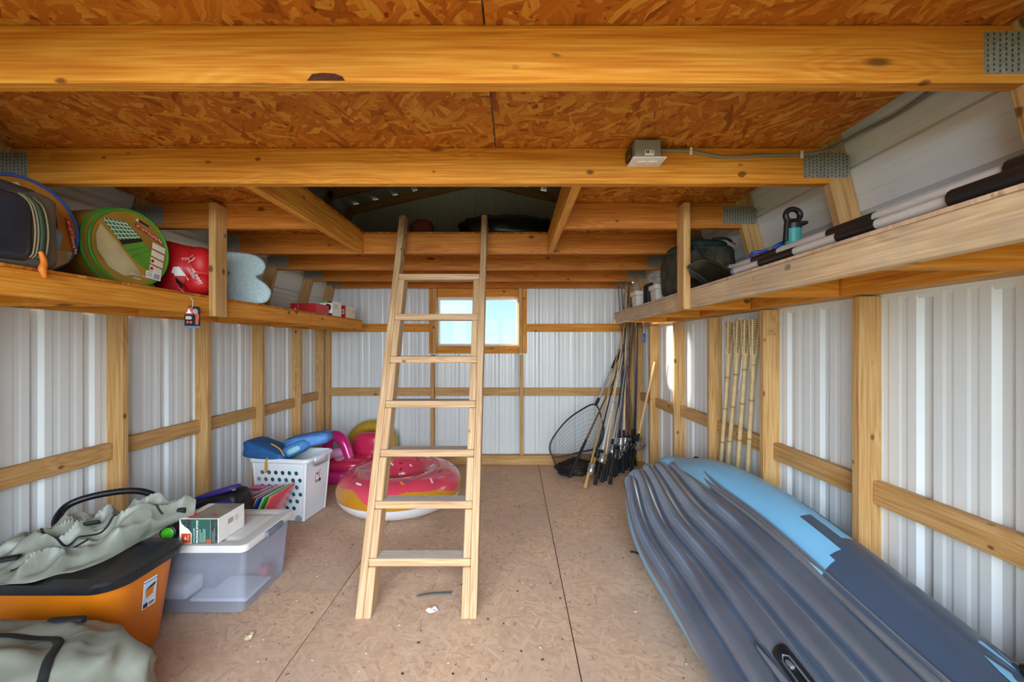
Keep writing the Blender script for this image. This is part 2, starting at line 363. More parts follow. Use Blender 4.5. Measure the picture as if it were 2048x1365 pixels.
# ================================================================== materials of the building
WJ = wood('joist_pine', '#d68c2c', '#bd6c1a', '#e6aa4a')
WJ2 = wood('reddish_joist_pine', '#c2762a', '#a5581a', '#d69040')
WS = wood('stud_pine', '#c4985f', '#a7763e', '#d6b17c')
WL = wood('ladder_pine', '#bd9870', '#9b734a', '#cfb08a')
WG = wood('weathered_board', '#cfb08a', '#b08a60', '#e0c8a6', grey=.55)
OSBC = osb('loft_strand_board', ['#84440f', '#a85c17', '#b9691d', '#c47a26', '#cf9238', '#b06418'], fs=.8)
OSBF = osb('floor_strand_board', ['#b5917a', '#c9a384', '#d1ac8b', '#d8b493', '#dfbd9d', '#cca787'], dirt='#b59b8a', rough=.6)
SUBF = mat('subfloor_dark', '#2a2018', .9)
MET = mat('painted_steel', '#e0e4e4', .28, 0, .02, 3, .6)
GAL = mat('galvanised_steel', '#a3a69e', .45, .45, .2, 60)
DARKG = mat('plate_slot_dark', '#4a3d2a', .8)
NAIL = mat('nail_steel', '#5b5752', .5, .6)
# shed: inside X -2.224 .. 1.449 (12 ft), stud faces at -2.135 and 1.36, trusses every 2 ft, back wall at y 4.6
XL, XR, YB, Y0 = -2.224, 1.449, 4.60, -0.30
XC = (XL+XR)/2
TR = [0.976+.61*k for k in range(-2, 6)]         # near faces of the trusses
YG = 4.51                                        # gable truss
ZJ0, ZJ1 = 1.979, 2.119
WZ, KZ, AZ, LEAN = 1.54, 2.90, 3.24, .25          # wall height, roof knee, ridge, lean of the lower roof
KX = (XR-XC)-LEAN*(KZ-WZ)
def roofz(x):
    d = abs(x-XC)
    return KZ+(KX-d)*(AZ-KZ)/KX if d < KX else KZ-(d-KX)/LEAN
def ribs(s0, s1, per=.2286, off=0.0, dm=.014):
    """profile of ribbed steel: (position, depth outward)"""
    pts = [(s0, 0.0)]
    k = math.floor((s0-off)/per)-1
    while off+k*per < s1+per:
        b = off+k*per
        for ds, d in ((-.030, 0), (-.014, dm), (.014, dm), (.030, 0), (.060, 0), (.070, .0022), (.086, .0022), (.096, 0), (.134, 0), (.144, .0022), (.160, .0022), (.170, 0)):
            s = b+ds
            if s0+.001 < s < s1-.001: pts.append((s, d))
        k += 1
    pts.append((s1, 0.0)); return pts
def sheet(name, s0, s1, fmap, z0, ztop, parent, m=MET, off=0.0):
    pr = ribs(s0, s1, off=off); V = []; Fc = []
    for s, d in pr:
        V.append(fmap(s, d, z0)); V.append(fmap(s, d, ztop(s) if callable(ztop) else ztop))
    for i in range(len(pr)-1): Fc.append((2*i, 2*i+2, 2*i+3, 2*i+1))
    c = Vector(V[0]); me = bpy.data.meshes.new(name); me.from_pydata([Vector(v)-c for v in V], [], Fc)
    return link(name, me, m, parent, Matrix.Translation(c))
def span(a, b, w):
    out = []; s = a
    while s < b-1e-4: out.append((s, min(b, s+w))); s += w
    return out
# ------------------------------------------------------------------ ground and floor
grd = struct('ground'); 
me = bpy.data.meshes.new('ground_plane'); me.from_pydata([(-60, -60, -.35), (60, -60, -.35), (60, 60, -.35), (-60, 60, -.35)], [], [(0, 1, 2, 3)])
GRASS = mat('dry_grass', '#8f8a5f', .95, 0, .25, 2)
link('ground_surface', me, GRASS, grd)
floor = struct('floor')
lum('subfloor', XL-.02, XR+.02, Y0, YB+.02, -.12, -.02, SUBF, floor, .0)
def panels(parent, name, cols, z0, z1, m, gap=.0026):
    for (x0, x1), ys in cols:
        for y0, y1 in ys:
            lum(name, x0+gap, x1-gap, y0+gap*.35, y1-gap*.35, z0, z1, m, parent, 0)
panels(floor, 'osb_panel', [((XL, -.949), [(Y0, 2.174), (2.174, YB)]), ((-.949, .27), [(Y0, .95), (.95, 3.39), (3.39, YB)]), ((.27, XR), [(Y0, 2.174), (2.174, YB)])], -.018, 0, OSBF)
# ------------------------------------------------------------------ side walls
STY = [t for t in TR]
def side_wall(name, xs, sgn):
    w = struct(name)
    for a, b in span(Y0, YB, .9144):
        sheet('metal_sheet', a, b, lambda s, d, z: (xs+sgn*d, s, z), -.02, WZ, w, off=.05)
    xin = xs-sgn*.089
    for y in STY+[YG]:
        lum('stud', min(xs, xin), max(xs, xin), y, y+.038, .038, WZ-.005, WS, w)
    lum('bottom_plate', min(xs, xin), max(xs, xin), Y0, YB-.05, .0005, .038, WS, w)
    ys = STY+[YG]
    for i in range(len(ys)-1):
        h = .73+random.uniform(-.012, .012)
        lum('girt', min(xs, xs-sgn*.038), max(xs, xs-sgn*.038), ys[i]+.040, ys[i+1]-.002, h, h+.089, WS, w)
    # top plate behind the shelf
    lum('top_plate', min(xs, xs-sgn*.085), max(xs, xs-sgn*.085), Y0, YB-.1, WZ, WZ+.038, WS, w)
    return w
wl = side_wall('wall_left', XL, -1)
wr = side_wall('wall_right', XR, 1)
# ------------------------------------------------------------------ back wall with its window
WX0, WX1, WZ0, WZ1 = -.865, .047, 1.335, 1.872
wb = struct('wall_back')
fb = lambda s, d, z: (s, YB+d, z)
topz = lambda s: roofz(s)
offb = XC
for a, b in ((XL, -1.55), (-1.55, WX0-.0), (WX1, .65), (.65, XR)):
    sheet('metal_sheet', a, b, fb, -.02, topz, wb, off=.035)
sheet('metal_sheet', WX0, WX1, fb, -.02, WZ0, wb, off=.035)
sheet('metal_sheet', WX0, WX1, fb, WZ1, topz, wb, off=.035)
yb0, yb1 = YG+.044, YG+.084
for x0, x1 in ((-2.13, -.938), (-.895, .065), (.108, 1.355)):
    lum('girt', x0, x1, yb0, yb1, .765, .854, WS, wb)
for x0, x1 in ((-2.13, -.938), (.108, 1.355)):
    lum('girt', x0, x1, yb0, yb1, 1.49, 1.579, WJ, wb)
lum('bottom_plate', -2.13, 1.355, YG-.004, yb1, .0005, .10, WS, wb)
for x in (-.937, .067):
    lum('stud', x, x+.038, YG+.002, yb1, .102, WZ0-.105, WS, wb)
for x in (-2.125, 1.31):
    lum('corner_stud', x, x+.045, YG+.04, yb1+.003, .102, 1.97, WS, wb)
# window: rough frame, sash, pane
wn = struct('window_1', ((WX0+WX1)/2, YB-.03, WZ0))
lum('jamb', WX0-.045, WX0-.004, YG-.002, yb1, WZ0-.09, ZJ0-.001, WS, wn); lum('jamb', WX1+.004, WX1+.045, YG-.002, yb1, WZ0-.09, ZJ0-.001, WS, wn)
lum('jamb_trim', WX0-.095, WX0-.047, YG+.04, yb1, WZ0-.09, ZJ0-.001, WJ, wn); lum('jamb_trim', WX1+.047, WX1+.098, YG+.04, yb1, WZ0-.09, ZJ0-.001, WJ, wn)
lum('header', WX0-.002, WX1+.002, YG+.02, yb1, WZ1+.014, ZJ0-.003, WJ, wn); lum('sill', WX0-.002, WX1+.002, YG+.02, yb1, WZ0-.09, WZ0-.006, WJ, wn)
WV = mat('window_vinyl', '#ece9e2', .4)
for n_, a in (('sash', (WX0, WX0+.02, WZ0, WZ1)), ('sash', (WX1-.02, WX1, WZ0, WZ1)), ('sash', (WX0+.02, WX1-.02, WZ0, WZ0+.02)), ('sash', (WX0+.02, WX1-.02, WZ1-.02, WZ1))):
    lum(n_, a[0], a[1], YB-.012, YB+.03, a[2], a[3], WV, wn, .002)
gm, gt_, gb = newmat('window_glass'); gt_.nodes.remove(gb)
tr_ = gt_.nodes.new('ShaderNodeBsdfTransparent'); gl_ = gt_.nodes.new('ShaderNodeBsdfGlossy'); gl_.inputs['Roughness'].default_value = .03
mm_ = gt_.nodes.new('ShaderNodeMixShader'); tr_.inputs[0].default_value = (.93, .97, .98, 1)
mm_.inputs[0].default_value = .006; gt_.links.new(tr_.outputs[0], mm_.inputs[1]); gt_.links.new(gl_.outputs[0], mm_.inputs[2]); gt_.links.new(mm_.outputs[0], gt_.nodes['Material Output'].inputs[0])
lum('pane', WX0+.018, WX1-.018, YB+.008, YB+.012, WZ0+.018, WZ1-.018, gm, wn, 0)
# front gable above the wide open doorway, behind the camera
wf = struct('wall_front'); DX0, DX1 = -1.45, .95
for a, b in span(XL, XR, .9144):
    sheet('metal_sheet', a, b, lambda s, d, z: (s, Y0-d, z), 2.03, topz, wf, off=.035)
for a, b in ((XL, DX0), (DX1, XR)):
    sheet('metal_sheet', a, b, lambda s, d, z: (s, Y0-d, z), -.02, 2.03, wf, off=.035)
for x in (DX0-.04, DX1+.002):
    lum('door_post', x, x+.038, Y0+.002, Y0+.09, .001, 1.978, WS, wf)
lum('door_header', XL, XR, Y0+.002, Y0+.04, 1.98, 2.12, WJ, wf)
# ------------------------------------------------------------------ roof: ribbed steel run lengthwise on a gambrel frame
roof = struct('roof')
def slope(x0, z0, x1, z1):
    d = Vector((x1-x0, 0, z1-z0)); L = d.length; d.normalize(); n = Vector((-d.z, 0, d.x))
    if n.dot(Vector((x0-XC, 0, .6))) < 0: n = -n
    for a, b in span(0, L, .72):
        pr = ribs(a, b, off=.11, dm=.024); V = []; Fc = []
        for s, dp in pr:
            q = Vector((x0, 0, z0))+d*s+n*dp
            V += [(q.x, Y0-.1, q.z), (q.x, YB+.1, q.z)]
        for i in range(len(pr)-1): Fc.append((2*i, 2*i+2, 2*i+3, 2*i+1))
        c = Vector(V[0]); me = bpy.data.meshes.new('roof_sheet'); me.from_pydata([Vector(v)-c for v in V], [], Fc)
        link('roof_sheet', me, MET, roof, Matrix.Translation(c))
for sg in (-1, 1):
    slope(XC+sg*(XR-XC+.004), WZ-.03, XC+sg*KX, KZ)
    slope(XC+sg*KX, KZ, XC, AZ)
def plate_mesh():
    """a pressed nail plate 180 x 100 mm: thin sheet with rows of punched slots and raised teeth"""
    bm = bmesh.new()
    def bx(x0, x1, y0, y1, z0, z1, mi):
        vs_ = [bm.verts.new((x, y, z)) for x in (x0, x1) for y in (y0, y1) for z in (z0, z1)]
        for f in BOXF: bm.faces.new([vs_[i] for i in f]).material_index = mi
    bx(-.09, .09, -.05, .05, 0, .0012, 0)
    for i in range(12):
        for j in range(8):
            x = -.082+i*.0149; y = -.044+j*.0125+(.003 if i % 2 else 0)
            bx(x-.002, x+.002, y-.0035, y+.002, .0012, .0016, 1); bx(x-.003, x+.003, y+.003, y+.005, .0012, .0032, 0)
    me = bpy.data.meshes.new('nail_plate'); bm.to_mesh(me); bm.free(); me.materials.append(GAL); me.materials.append(DARKG); return me
PM = plate_mesh()
def rafter(y, sg, parent):
    a = (XR-XC)-.002; th = .089*1.03
    zb = WZ+.04
    f = lambda z: XC+sg*(a-LEAN*(z-WZ))
    V = [(f(z)-sg*k*th, yy, z) for yy in (y, y+.038) for z in (zb, KZ-.02) for k in (0, 1)]
    solid('rafter', V, BOXF, WS, parent, (f(KZ)-f(zb), 0, KZ-zb), (0, 1, 0), .003)
    q0 = Vector((XC+sg*(KX-.02), y+.019, KZ-.055)); q1 = Vector((XC+sg*.0, y+.019, AZ-.055))
    board('upper_rafter', q0, q1+Vector((sg*.002, 0, 0)), .089, .038, WS, parent)
# ------------------------------------------------------------------ loft floor seen from below
ceil = struct('ceiling')
TLX, TRX = -1.086, .235          # trimmers of the hatch (left face of each, 38 mm)
jend = lambda z: (XR-XC)-.002-LEAN*(z-WZ)-.089*1.03
for i, y in enumerate(TR+[YG]):
    for sg in (-1, 1): rafter(y, sg, roof)
    xa, xb = XC-jend(ZJ0), XC+jend(ZJ0); ta, tb = XC-jend(ZJ1), XC+jend(ZJ1)
    def joist(x0, x1, s0, s1):
        V = [(x, yy, z) for (x, z) in ((x0, ZJ0), (s0, ZJ1), (x1, ZJ0), (s1, ZJ1)) for yy in (y, y+.038)]
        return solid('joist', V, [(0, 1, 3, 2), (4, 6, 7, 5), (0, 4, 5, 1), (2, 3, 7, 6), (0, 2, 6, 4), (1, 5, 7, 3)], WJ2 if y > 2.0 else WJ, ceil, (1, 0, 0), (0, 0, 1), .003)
    if abs(y-TR[4]) < .01:
        joist(xa, TLX-.001, ta, TLX-.001); joist(TRX+.039, xb, TRX+.039, tb)
    else: joist(xa, xb, ta, tb)
    if y > .3:
        for sg in (-1, 1):
            xp = XC+sg*(jend(2.05)-.0)
            R = Matrix(((1, 0, 0), (0, 0, -1), (0, 1, 0)))
            o = link('nail_plate', PM, None, ceil, Matrix.Translation((xp, y-.0003, 2.05)) @ R.to_4x4())
for x in (TLX, TRX):
    lum('trimmer', x, x+.038, TR[3]+.039, TR[5]-.001, ZJ0, ZJ1, WJ, ceil)
OE0, OE1 = XC-(1.205-XC), 1.205
pc = [((OE0, -1.365), [(Y0, TR[3]+.02)]), ((-1.365, -.072), [(Y0, TR[3]+.02)]), ((-.072, OE1), [(Y0, TR[3]+.02)]),
      ((OE0, TLX+.038), [(TR[3]+.02, TR[5]+.02)]), ((TRX, OE1), [(TR[3]+.02, TR[5]+.02)]),
      ((OE0, -1.365), [(TR[5]+.02, YB-.03)]), ((-1.365, -.072), [(TR[5]+.02, YB-.03)]), ((-.072, OE1), [(TR[5]+.02, YB-.03)])]
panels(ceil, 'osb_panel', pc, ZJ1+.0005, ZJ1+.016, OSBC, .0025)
# ------------------------------------------------------------------ shelves along both walls
def shelf(label, xf, sgn, z0, y0, y1, xs, fm, posts):
    """xf: aisle-side face of the fascia; z0: underside of the fascia"""
    t = thing('wall_shelf', label, 'shelf', (xf, y1, z0))
    xo = xf+sgn*.038
    xin = xs-sgn*.089
    lum('fascia_board', min(xf, xo), max(xf, xo), y0, y1, z0, z0+.089, fm, t)
    dk = xs-sgn*.098
    ys = [y0]+[q for q in (2.44,) if y0 < q < y1]+[y1]
    for a, b in zip(ys[:-1], ys[1:]):
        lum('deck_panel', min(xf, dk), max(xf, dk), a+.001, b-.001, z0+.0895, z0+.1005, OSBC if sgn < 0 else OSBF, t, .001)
    for y in TR+[4.09]:
        if y0 < y+.06 < y1:
            lum('bracket', min(xo, xin)+.001, max(xo, xin)-.041 if sgn > 0 else max(xo, xin)-.001, y+.045, y+.083, z0+.001, z0+.0885, WJ, t) if sgn > 0 else lum('bracket', xin+.041, xo-.001, y+.045, y+.083, z0+.001, z0+.0885, WJ, t)
    lum('ledger', min(xin, xin-sgn*.038)+.001, max(xin, xin-sgn*.038)-.001, y0, y1+.2, z0+.002, z0+.0885, WJ, t)
    for y in posts:
        a, b = xf, xf-sgn*.038
        V = [(x, yy, z) for x in (min(a, b)+.001, max(a, b)-.001) for yy in (y-.091, y-.002) for z in (z0-.008, ZJ1-.03)]
        solid('hanger_post', V, BOXF, WS, t, (0, 0, 1), (0, 1, 0), .003)
    return t
shL = shelf('narrow wall shelf of orange pine holding the sleeping bags and small boxes', -1.598, -1, 1.500, Y0+.1, 4.25, XL, WJ, [TR[4]])
shR = shelf('wall shelf with a weathered grey front board holding paddles and a hand pump', .924, 1, 1.537, Y0+.1, 3.72, XR, WG, [TR[4]])
# bark edge on the first joist, grade stamp on a stud
BRK = mat('bark_brown', '#4a2411', .95, 0, .4, 90); STP = mat('stamp_ink', '#8a6a44', .8)
fj = Fr((-.455, TR[2]-.0004, 1.9825), (1, 0, 0), (0, 0, 1), .001)
flat('bark_patch', fj, [(-46, 0), (46, 0), (40, 10), (22, 17), (-8, 19), (-34, 16)], BRK, ceil, .0006)
fst = Fr((1.402, STY[4]-.0004, 1.411), (1, 0, 0), (0, 0, 1), .001)
for a_ in ((-26, -19, 26, -17.5), (-26, 17.5, 26, 19), (-26, -19, -24.5, 19), (24.5, -19, 26, 19), (-20, -10, 6, -7), (-20, 2, 18, 5), (10, -12, 20, -4), (-16, 9, 12, 12)):
    flat('grade_stamp', fst, rect(*a_), STP, wr, .0006)
SL, SR = 1.601, 1.638       # deck heights
# ================================================================== ladder to the loft
LK = .345; LY = 1.968
def lad(name, x0, x1, z0, z1, dep, parent, front=0.0, m=None):
    """piece of the leaning side rail between two levels, cut level at both ends"""
    V = [(x, LY+LK*z+front+d, z) for x in (x0, x1) for d in (0, dep) for z in (z0, z1)]
    return solid(name, V, BOXF, m or WL, parent, (0, LK, 1), (1, 0, 0), .003)
ld = thing('loft_ladder', 'leaning wooden ladder of two by four boards up to the loft hatch', 'ladder', (-.48, LY, 0))
LX0, LX1 = -.778, -.183; WRG = wood('worn_grey_tread', '#b7aa9c', '#9a8d80', '#c9bdb0')
RZ = [.252, .510, .762, 1.0206, 1.274, 1.535, 1.799]
for x0 in (LX0, LX1-.038):
    lad('side_rail', x0, x0+.038, .0005, 2.225, .095, ld)
for x0 in (LX0+.0385, LX1-.0765):
    prev = .0005
    for z in RZ:
        lad('spacer_block', x0, x0+.038, prev, z-.0395, .093, ld, .001); prev = z+.0005
for z in RZ:
    V = [(x, LY+LK*z+d, zz) for x in (LX0+.039, LX1-.039) for d in (-.004, .086) for zz in (z-.039, z)]
    rg = solid('rung', V, BOXF, [WL, WRG], ld, (1, 0, 0), (0, 0, 1), .003)
    for p_ in rg.data.polygons:
        if p_.normal.z > .9: p_.material_index = 1
# ================================================================== outlet box and cable on the second joist
YJ = TR[3]
GREY = mat('grey_pvc', '#8b8b84', .55); WHT = mat('white_plastic', '#e8e4da', .4); BLK = mat('black_plastic', '#141416', .45); CRM = mat('cream_paper', '#e9e0cf', .7)
PRT = mat('print_black', '#1b1b1d', .6); PWH = mat('print_white', '#f1efea', .6); PRD = mat('print_red', '#b3151c', .5); PGR = mat('print_grey', '#8c8c8a', .6)
eb = thing('outlet_box', 'grey electrical box with a white cover plate screwed to the ceiling joist', 'outlet', (.499, YJ-.001, 2.045))
rbox('box_body', (.097, .085, .062), GREY, eb, (.499, YJ-.0435, 2.0775), r=.004)
rbox('cover_plate', (.127, .086, .005), WHT, eb, (.506, YJ-.0445, 2.0425), r=.002)
for dx in (-.021, .021): rbox('receptacle', (.034, .028, .004), CRM, eb, (.506+dx, YJ-.0445, 2.039), r=.0018)
rbox('mounting_ear', (.012, .05, .04), mat('brown_steel', '#5d4a2b', .5, .4), eb, (.443, YJ-.026, 2.075), r=.002)
f_ = Fr((.499, YJ-.0864, 2.0775), (1, 0, 0), (0, 0, 1), .001)
flat('barcode_label', f_, rect(-12, -30, 22, -9), PWH, eb, .0006)
for k, (x, w) in enumerate(((-8, 5), (-1, 4), (4, 2), (14, 3))): flat('barcode_bar', f_, rect(x, -22, x+w, -11), PRT, eb, .0012)
cb_pts = [(.548, YJ-.012, 2.105), (.62, YJ-.01, 2.103), P(1382, 303, YJ-.008), P(1450, 314, YJ-.008), P(1530, 311, YJ-.008), P(1604, 309, YJ-.008), P(1650, 302, YJ-.02),
          P(1680, 288, 1.56), P(1722, 265, 1.47), P(1778, 238, 1.37), P(1830, 205, 1.28), P(1862, 183, 1.225), (1.235, 1.06, 2.10), (1.19, .99, 2.112)]
cab = thing('electric_cable', 'grey flat electric cable stapled along the joist and up the roof', 'cable', (.548, YJ-.012, 2.105))
CAB = mat('grey_cable', '#87847a', .5)
tube('cable_run', cb_pts, .0065, CAB, cab, n=90, seg=8, flat=1.0)
for px, py in ((1382, 302), (1604, 309)):
    p = P(px, py, YJ-.014); rbox('cable_clip', (.011, .006, .03), WHT, cab, p, r=.002)
# ================================================================== donut ring float
dn = thing('donut_float', 'inflatable ring float printed as a pink iced donut with sprinkles', 'pool float', (-.967, 3.45, 0))
def toruspt(R, rx, rz, a, b, cz): return Vector(((R+rx*math.cos(b))*math.cos(a), (R+rx*math.cos(b))*math.sin(a), cz+rz*math.sin(b)))
DPK = mat('vinyl_pink', '#e04860', .22, 0, .03, 8, .6, coat=.3); DOR = mat('vinyl_tan_orange', '#c98a20', .25, 0, .05, 6, .6, coat=.3); DWH = mat('vinyl_white', '#e8e6e8', .3, 0, .02, 6, .5)
NA, NB = 360, 160; V = []; Fc = []; MI = []
DR, DX, DZ, DC = .335, .182, .15, .151
for i in range(NA):
    a = 2*math.pi*i/NA
    for j in range(NB):
        b = 2*math.pi*j/NB
        V.append(toruspt(DR, DX, DZ+.0015*math.sin(a*40)*(abs(math.cos(b))**4), a, b, DC))
for i in range(NA):
    a = 2*math.pi*(i+.5)/NA
    lim = math.radians(24+15*math.sin(a*5+.6)+6*math.sin(a*9+1.1))
    for j in range(NB):
        b = math.degrees(2*math.pi*(j+.5)/NB); b = b if b < 180 else b-360     # 0 = outside equator, 90 = top
        Fc.append((i*NB+j, ((i+1) % NA)*NB+j, ((i+1) % NA)*NB+(j+1) % NB, i*NB+(j+1) % NB))
        MI.append(0 if (b > math.degrees(lim) and b < 178) or b >= 178 or b < -160 else (1 if b > -12 else 2))
me = bpy.data.meshes.new('ring'); me.from_pydata(V, [], Fc); me.polygons.foreach_set('material_index', MI); shade(me, 80)
link('ring', me, [DPK, DOR, DWH], dn, Matrix.Identity(4), local=True)
SPR = [mat('sprinkle_'+n, c, .3) for n, c in (('white', '#f0e8ea'), ('slate', '#6c5f86'), ('yellow', '#e0a030'), ('crimson', '#a81f38'))]
rs = random.Random(4)
for k in range(52):
    a = rs.uniform(0, 2*math.pi); b = math.radians(rs.uniform(40, 150)); tw = rs.uniform(-1, 1)
    p0 = toruspt(DR, DX+.0012, DZ+.0012, a, b, DC); p1 = toruspt(DR, DX+.0012, DZ+.0012, a+.15*tw, b+.34*(1-abs(tw)), DC)
    pm = toruspt(DR, DX+.0016, DZ+.0016, a+.075*tw, b+.17*(1-abs(tw)), DC)
    tube('sprinkle', [p0, pm, p1], .0085, SPR[k % 4], dn, seg=6, local=True, flat=.35, up=(pm-Vector((DR*math.cos(a), DR*math.sin(a), DC))))
lathe('air_valve', [(.014, 0), (.013, .008), (.006, .012), (.0, .012)], DWH, dn, toruspt(DR, DX, DZ, math.radians(250), math.radians(160), DC), toruspt(0, DX, DZ, math.radians(250), math.radians(160), 0), 12, True)
# ================================================================== loft: black rubbish bag and a mesh bag
LZ = ZJ1+.0165
lb = thing('rubbish_bag', 'black plastic bag lying on the loft floor behind the hatch', 'bag', (-.1, 3.12, LZ))
blob('bag_body', (.72, .4, .22), mat('black_film', '#08080a', .28, 0, .1, 6, .6), lb, (-.06, 3.12, LZ+.075), amp=.16, nsc=7, flatb=.68, seed=3)
mb = thing('mesh_bag', 'dark red mesh bag lying on the loft beside the ladder top', 'bag', (-.66, 3.02, LZ))
blob('bag_body', (.17, .16, .16), mat('dark_red_mesh', '#6d2c26', .8, 0, .4, 90), mb, (-.685, 3.02, LZ+.06), amp=.12, nsc=6, flatb=.75, seed=9)
# ================================================================== left shelf
BLU = mat('blue_binding', '#2f5aa8', .5); GRN = mat('green_binding', '#3f9a2f', .5); BAGT = mat('tan_print_bag', '#a9812f', .55, 0, .3, 5); BAGO = mat('orange_print_bag', '#bb7c2d', .55, 0, .35, 4)
PALE = mat('pale_print', '#bdb083', .6, 0, .3, 8); KGRN = mat('plaid_green', '#2f7a43', .6, 0, .2, 14); LGRN = mat('leaf_green', '#5d9a26', .6, 0, .12, 8); STRW = mat('stripe_white', '#d7e0dc', .6)
def sleeping_bag(label, c, n, r, length, bind, skin, roll):
    t = thing('sleeping_bag', label, 'sleeping bag', (c[0], c[1], SL), group=None)
    n = Vector(n).normalized(); c = Vector(c)
    lathe('bag_body', [(r*.93, -length), (r*.985, -length*.93), (r*1.0, -length*.5), (r*1.0, -.05), (r*.985, -.03)], skin, t, c, n, 48)
    lathe('bag_end', [(r*.985, -.032), (r*.99, -.016), (r*.96, -.006), (r*.5, .0), (0, .0)], skin, t, c, n, 48)
    ux = Vector((0, 0, 1)).cross(n).normalized(); uy = n.cross(ux)
    ca, sa = math.cos(math.radians(roll)), math.sin(math.radians(roll))
    fr = Fr(c, ux*ca+uy*sa, -ux*sa+uy*ca, r)
    for k, (rr, off, th) in enumerate(((r*.985, -.004, .0058), (r*1.0, -.040, .0065))):
        tube('binding', [c+n*off+(ux*math.cos(a)+uy*math.sin(a))*rr for a in [2*math.pi*i/48 for i in range(48)]], th, bind, t, seg=8, closed=True)
    return t, fr
t, fr = sleeping_bag('round packed sleeping bag with green edging and a green plaid picture', (-1.715, 1.812, 1.7765), (.995, -.10, 0), .171, .30, GRN, BAGT, -7)
flat('picture_background', fr, [(-.80, .35), (-.35, .0), (.30, -.60), (-.1, -.78), (-.5, -.66), (-.80, -.30), (-.87, .05)], PALE, t, .0012)
flat('picture_plaid', fr, [(-.80, .50), (-.24, .62), (.16, .34), (-.36, .10)], KGRN, t, .0016)
for k in range(6):
    a = k/6+.06; p, q = (-.80+.56*a, .50+.12*a), (-.36+.52*a, .10+.24*a)
    flat('plaid_stripe', fr, [p, (p[0]+.022, p[1]+.005), (q[0]+.022, q[1]+.005), q], STRW, t, .0022)
for k in range(5):
    a = k/5+.1; p, q = (-.80+.44*a, .50-.40*a), (-.24+.40*a, .62-.28*a)
    flat('plaid_stripe', fr, [p, q, (q[0]+.008, q[1]-.022), (p[0]+.008, p[1]-.022)], STRW, t, .0023)
flat('picture_lining', fr, [(-.36, .10), (.16, .34), (.24, .28), (-.26, .0)], PRT, t, .0018)
flat('picture_bag', fr, [(-.27, .0), (.24, .28), (.52, .02), (.46, -.46), (.12, -.34)], LGRN, t, .0018)
for a in (.33, .66): flat('quilt_line', fr, [(-.27+.39*a, -.34*a), (.24+.28*a, .28-.26*a), (.245+.28*a, .255-.26*a), (-.265+.39*a, -.025-.34*a)], KGRN, t, .0022)
flat('red_banner', fr, [(-.02, .70), (.60, .52), (.70, .40), (-.02, .60)], PRD, t, .0016)
text('banner_text', '30\u00b0-50\u00b0F Sleeping Bag', fr, .0, .617, .085, PWH, t, .0022, -14.5)
flat('brand_block', fr, [(.06, .82), (.33, .76), (.33, .71), (.06, .76)], PRT, t, .0016)
flat('brand_mark', fr, [(-.03, .76), (.06, .76), (.02, .84)], PWH, t, .0016)
for k in range(4): flat('info_panel', fr, [(.48, .36-.21*k), (.86-.01*k, .30-.21*k), (.86-.01*k, .14-.21*k), (.48, .19-.21*k)], CRM, t, .0025)
for k in (2, 3): flat('info_mark', fr, circ(.54, .26-.21*k, .045, 10), PRD, t, .003)
flat('barcode_label', fr, rect(.40, -.66, .82, -.46), PWH, t, .003)
for k in range(7): flat('barcode_bar', fr, rect(.62+.025*k, -.63, .62+.025*k+(.014 if k % 2 else .008), -.49), PRT, t, .0036)
for k in range(3): flat('label_line', fr, rect(.44, -.52-.04*k, .57, -.505-.04*k), PGR, t, .0036)
text('brand_text', 'OZARK TRAIL', fr, .02, -.70, .075, PWH, t, .0018, 4); flat('brand_line', fr, rect(.10, -.77, .30, -.75), PWH, t, .0018)
# blue-edged one, behind the dark pack
t, fr = sleeping_bag('round packed sleeping bag with blue edging behind the dark pack', (-1.765, 1.455, 1.777), (.998, -.06, 0), .172, .26, BLU, BAGO, -12)
SBL = mat('sky_blue_print', '#7fb0d8', .6); NAV = mat('navy_print', '#1e2c48', .6)
flat('picture_glow', fr, [(-.8, .45), (-.3, .8), (.1, .55), (-.2, .1), (-.7, .1)], PALE, t, .0012)
flat('picture_plaid', fr, [(.08, .74), (.42, .58), (.55, .18), (.12, .40)], NAV, t, .0016)
for k in range(4): flat('plaid_stripe', fr, [(.13+.09*k, .70-.05*k), (.17+.09*k, .68-.05*k), (.22+.09*k, .34-.05*k), (.17+.09*k, .36-.05*k)], STRW, t, .0022)
flat('picture_bag', fr, [(.50, .16), (.66, .10), (.66, -.25), (.45, -.40)], SBL, t, .0016)
flat('red_banner', fr, [(.62, .50), (.74, .50), (.98, -.12), (.97, -.24)], PRD, t, .0018)
text('banner_text', '30\u00b0-50\u00b0F Sleeping Bag', fr, .66, .46, .085, PWH, t, .0024, -65)
flat('picture_straw', fr, [(.55, -.3), (.92, -.2), (.9, -.45), (.62, -.75), (.4, -.8)], PALE, t, .0016)
# dark day pack lying in front
bp = thing('day_pack', 'dark grey nylon pack with zip and orange pull at the shelf end', 'bag', (-1.69, 1.2, SL))
NYL = mat('charcoal_nylon', '#3a3b40', .5, 0, .25, 7, .4, .25); NYD = mat('dark_blue_nylon', '#262c38', .34, 0, .35, 6, .5, .3); KHK = mat('grey_khaki_fabric', '#5d5648', .8)
blob('pack_body', (.145, .56, .262), KHK, bp, (-1.677, 1.15, SL+.13), ex=9, amp=.03, nsc=5, seg=40, rings=24, flatb=.97, seed=2)
blob('front_pocket', (.05, .42, .215), NYD, bp, (-1.617, 1.125, SL+.122), ex=8, amp=.06, nsc=6, seg=36, rings=20, seed=5)
blob('top_flap', (.18, .52, .05), NYL, bp, (-1.69, 1.15, SL+.245), ex=3.5, amp=.08, nsc=6, seed=6)
ZG = mat('zip_green', '#2f4a34', .6); STI = mat('stitch_tan', '#8d8066', .8)
